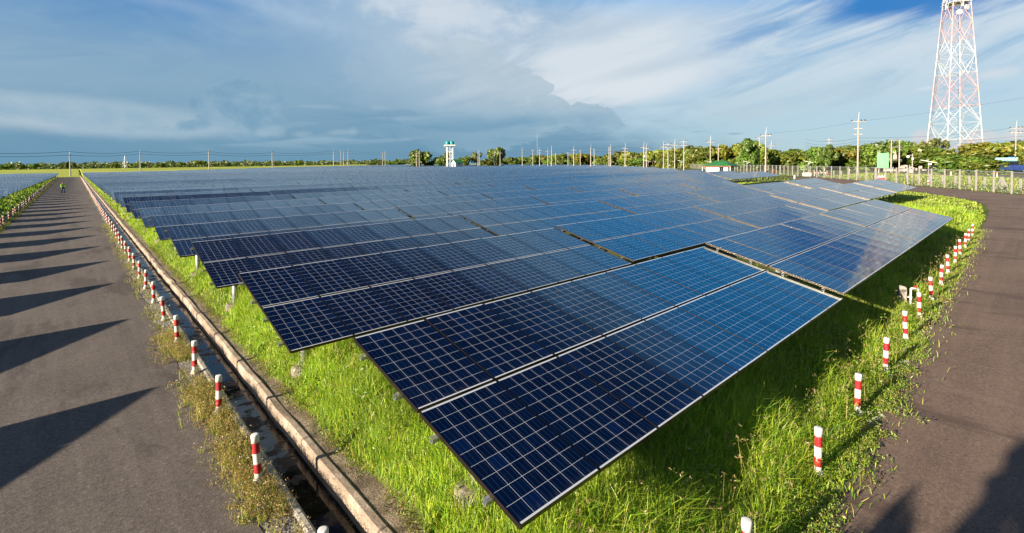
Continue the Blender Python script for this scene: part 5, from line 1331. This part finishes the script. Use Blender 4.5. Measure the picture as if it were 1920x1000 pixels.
mb._done([mb.bm.faces.new(va), mb.bm.faces.new(vb[::-1])] + [mb.bm.faces.new((va[i - 1], vb[i - 1], vb[i], va[i])) for i in range(4)]); mb.build('windows', t)
MB().mat('carpaint').box(-.22, 0, 1.64, 1.35, 1.36, .06).build('roof', t)
for x in (1.55, -1.5):
    for y in (-.8, .8): wheel(t, x, y)
for y in (-.6, .6): MB().mat('white').box(2.4, y, .82, .08, .34, .14).build('headlight', t)
tag(t, 'dark blue pickup car parked under the trees by the public road', 'car')
P = at_depth(1908, 322, 117); t = empty('bus', (P.x, P.y, float(rise(P.x, P.y)) + .04), R_(34))
L, Hh = 11.5, 3.3
mb = MB().mat('busblue'); mb.box(0, 0, 1.15, L, 2.5, 1.3); bmesh.ops.bevel(mb.bm, geom=mb.bm.edges[:], offset=.12, segments=2, affect='EDGES'); mb.build('body', t)
mb = MB().mat('busteal'); mb.box(0, 0, 3.1, L - .05, 2.44, .9); bmesh.ops.bevel(mb.bm, geom=mb.bm.edges[:], offset=.18, segments=2, affect='EDGES'); mb.build('roof', t)
for s_ in (-1, 1):
    for k in range(7): MB().mat('darkglass').box(-L / 2 + 1.1 + k * 1.5, s_ * 1.21, 2.25, 1.32, .05, .86).build('window', t)
MB().mat('busblue').box(0, 0, 2.22, L - .3, 2.36, .95).build('pillars', t); MB().mat('busblue').box(1.2, 0, 3.68, 1.6, 1.4, .28).build('roof_vent', t)
MB().mat('wallwhite').box(-2.6, -1.26, 1.1, 3.2, .03, .6).build('side_panel', t)
for x in (-3.8, 3.6):
    for y in (-1.1, 1.1): wheel(t, x, y, .5)
tag(t, 'blue bus with a pale teal roof half hidden by yellow trees', 'bus')

# ------------------------------------------------------------------ people
def skin_mesh(name, verts, edges, radii, key, sub=1):
    me = bpy.data.meshes.new(name); me.from_pydata(verts, edges, []); o = bpy.data.objects.new(name, me); COL.objects.link(o)
    sk = o.modifiers.new('skin', 'SKIN'); 
    for v, r in zip(me.skin_vertices[0].data, radii): v.radius = (r, r) if not isinstance(r, tuple) else r
    me.skin_vertices[0].data[0].use_root = True
    o.modifiers.new('sub', 'SUBSURF').levels = sub; o.modifiers['sub'].render_levels = sub
    dg = bpy.context.evaluated_depsgraph_get(); me2 = bpy.data.meshes.new_from_object(o.evaluated_get(dg)); bpy.data.objects.remove(o)
    me2.materials.clear(); me2.materials.append(M[key])
    for p in me2.polygons: p.use_smooth = True
    return me2
def person(P, rz, h, shirt, trousers, label, stride=0.18, cat='person'):
    k = h / 1.72; t = empty('person', P, rz); s = stride
    V = [(0, 0, .95), (0, .01, 1.12), (0, .01, 1.36), (0, -.005, 1.48), (0, -.02, 1.56), (0, -.025, 1.66), (0, -.01, 1.72)]
    E_ = [(0, 1), (1, 2), (2, 3), (3, 4), (4, 5), (5, 6)]; Rr = [.13, .12, .15, .058, .078, .095, .06]
    def add(p, r, par): V.append(p); Rr.append(r); E_.append((par, len(V) - 1)); return len(V) - 1
    for sg in (-1, 1):
        st = s * sg
        a = add((sg * .10, 0, .88), .085, 0); kn = add((sg * .11, -st * .6 - .02, .48), .058, a); an = add((sg * .11, -st + .05, .10), .04, kn); add((sg * .12, -st - .10, .04), .036, an)
        sh = add((sg * .19, .01, 1.40), .06, 2); el = add((sg * .26, .05 + st * .3, 1.12), .042, sh); wr = add((sg * .25, -.06 + st * .9, .90), .028, el); pa = add((sg * .25, -.08 + st, .83), .032, wr)
        for f in range(4): add((sg * .25 + (f - 1.5) * .003, -.115 + f * .021 + st, .735 + abs(f - 1.3) * .010), .009, pa)
        add((sg * .228, -.125 + st, .80), .011, pa)
    V = [tuple(c * k for c in v) for v in V]; Rr = [r * k for r in Rr]
    link_mesh('body', skin_mesh('body', V, E_, Rr, 'skin', 2), t)
    up_ids = [0, 1, 2]
    def sub(ids, grow, key, name):
        mp = {i: j for j, i in enumerate(ids)}; ee = [(mp[a], mp[b]) for a, b in E_ if a in mp and b in mp]
        link_mesh(name, skin_mesh(name, [V[i] for i in ids], ee, [Rr[i] + grow * k for i in ids], key, 2), t)
    legs = [7, 8, 9, 7 + 13, 8 + 13, 9 + 13]; arms = [11, 12, 13, 11 + 13, 12 + 13, 13 + 13]
    sub([0, 1, 2] + arms, .016, shirt, 'shirt'); sub([0] + legs, .018, trousers, 'trousers')
    hm = MB().mat('hair'); hm.smooth = True; bmesh.ops.create_uvsphere(hm.bm, u_segments=14, v_segments=10, radius=1.0)
    bmesh.ops.transform(hm.bm, matrix=Matrix.Translation((0, .012 * k, 1.705 * k)) @ Matrix.Diagonal((.098 * k, .105 * k, .085 * k, 1)), verts=hm.bm.verts[:]); hm._done(hm.bm.faces[:]); hm.build('hair', t)
    fm = MB().mat('skin'); fm.tube((0, -.115 * k, 1.66 * k), (0, -.14 * k, 1.63 * k), .012 * k, .016 * k, 6); fm.build('nose', t)
    for sg in (-1, 1): MB().mat('hair').box(sg * .035 * k, -.117 * k, 1.668 * k, .022 * k, .012 * k, .012 * k).build('eye', t)
    for sg in (-1, 1):
        f = V[10 + (13 if sg > 0 else 0)]; MB().mat('dark').box(f[0], f[1] + .03, .045, .09, .26, .085).build('shoe', t)
    return tag(t, label, cat)
Pp = on_level(118.5, 362.3, 0.0); person((Pp.x, Pp.y, float(rise(Pp.x, Pp.y)) + .012), 0.25, 1.72, 'lime', 'jeans', 'person in a lime green shirt and blue trousers walking along the long road')
for (u, col_, lb) in ((1438.5, 'darkcloth', 'person in dark clothes standing behind the tables near the tall spiked pole'), (1450.5, 'redcloth', 'person in a red top standing behind the tables beside the fence')):
    P = on_level(u, 334.5, 0.45); person((P.x, P.y, gz(P.x, P.y)), rnd.uniform(-.6, .6), 1.75, col_, 'darkcloth', lb, 0.03)
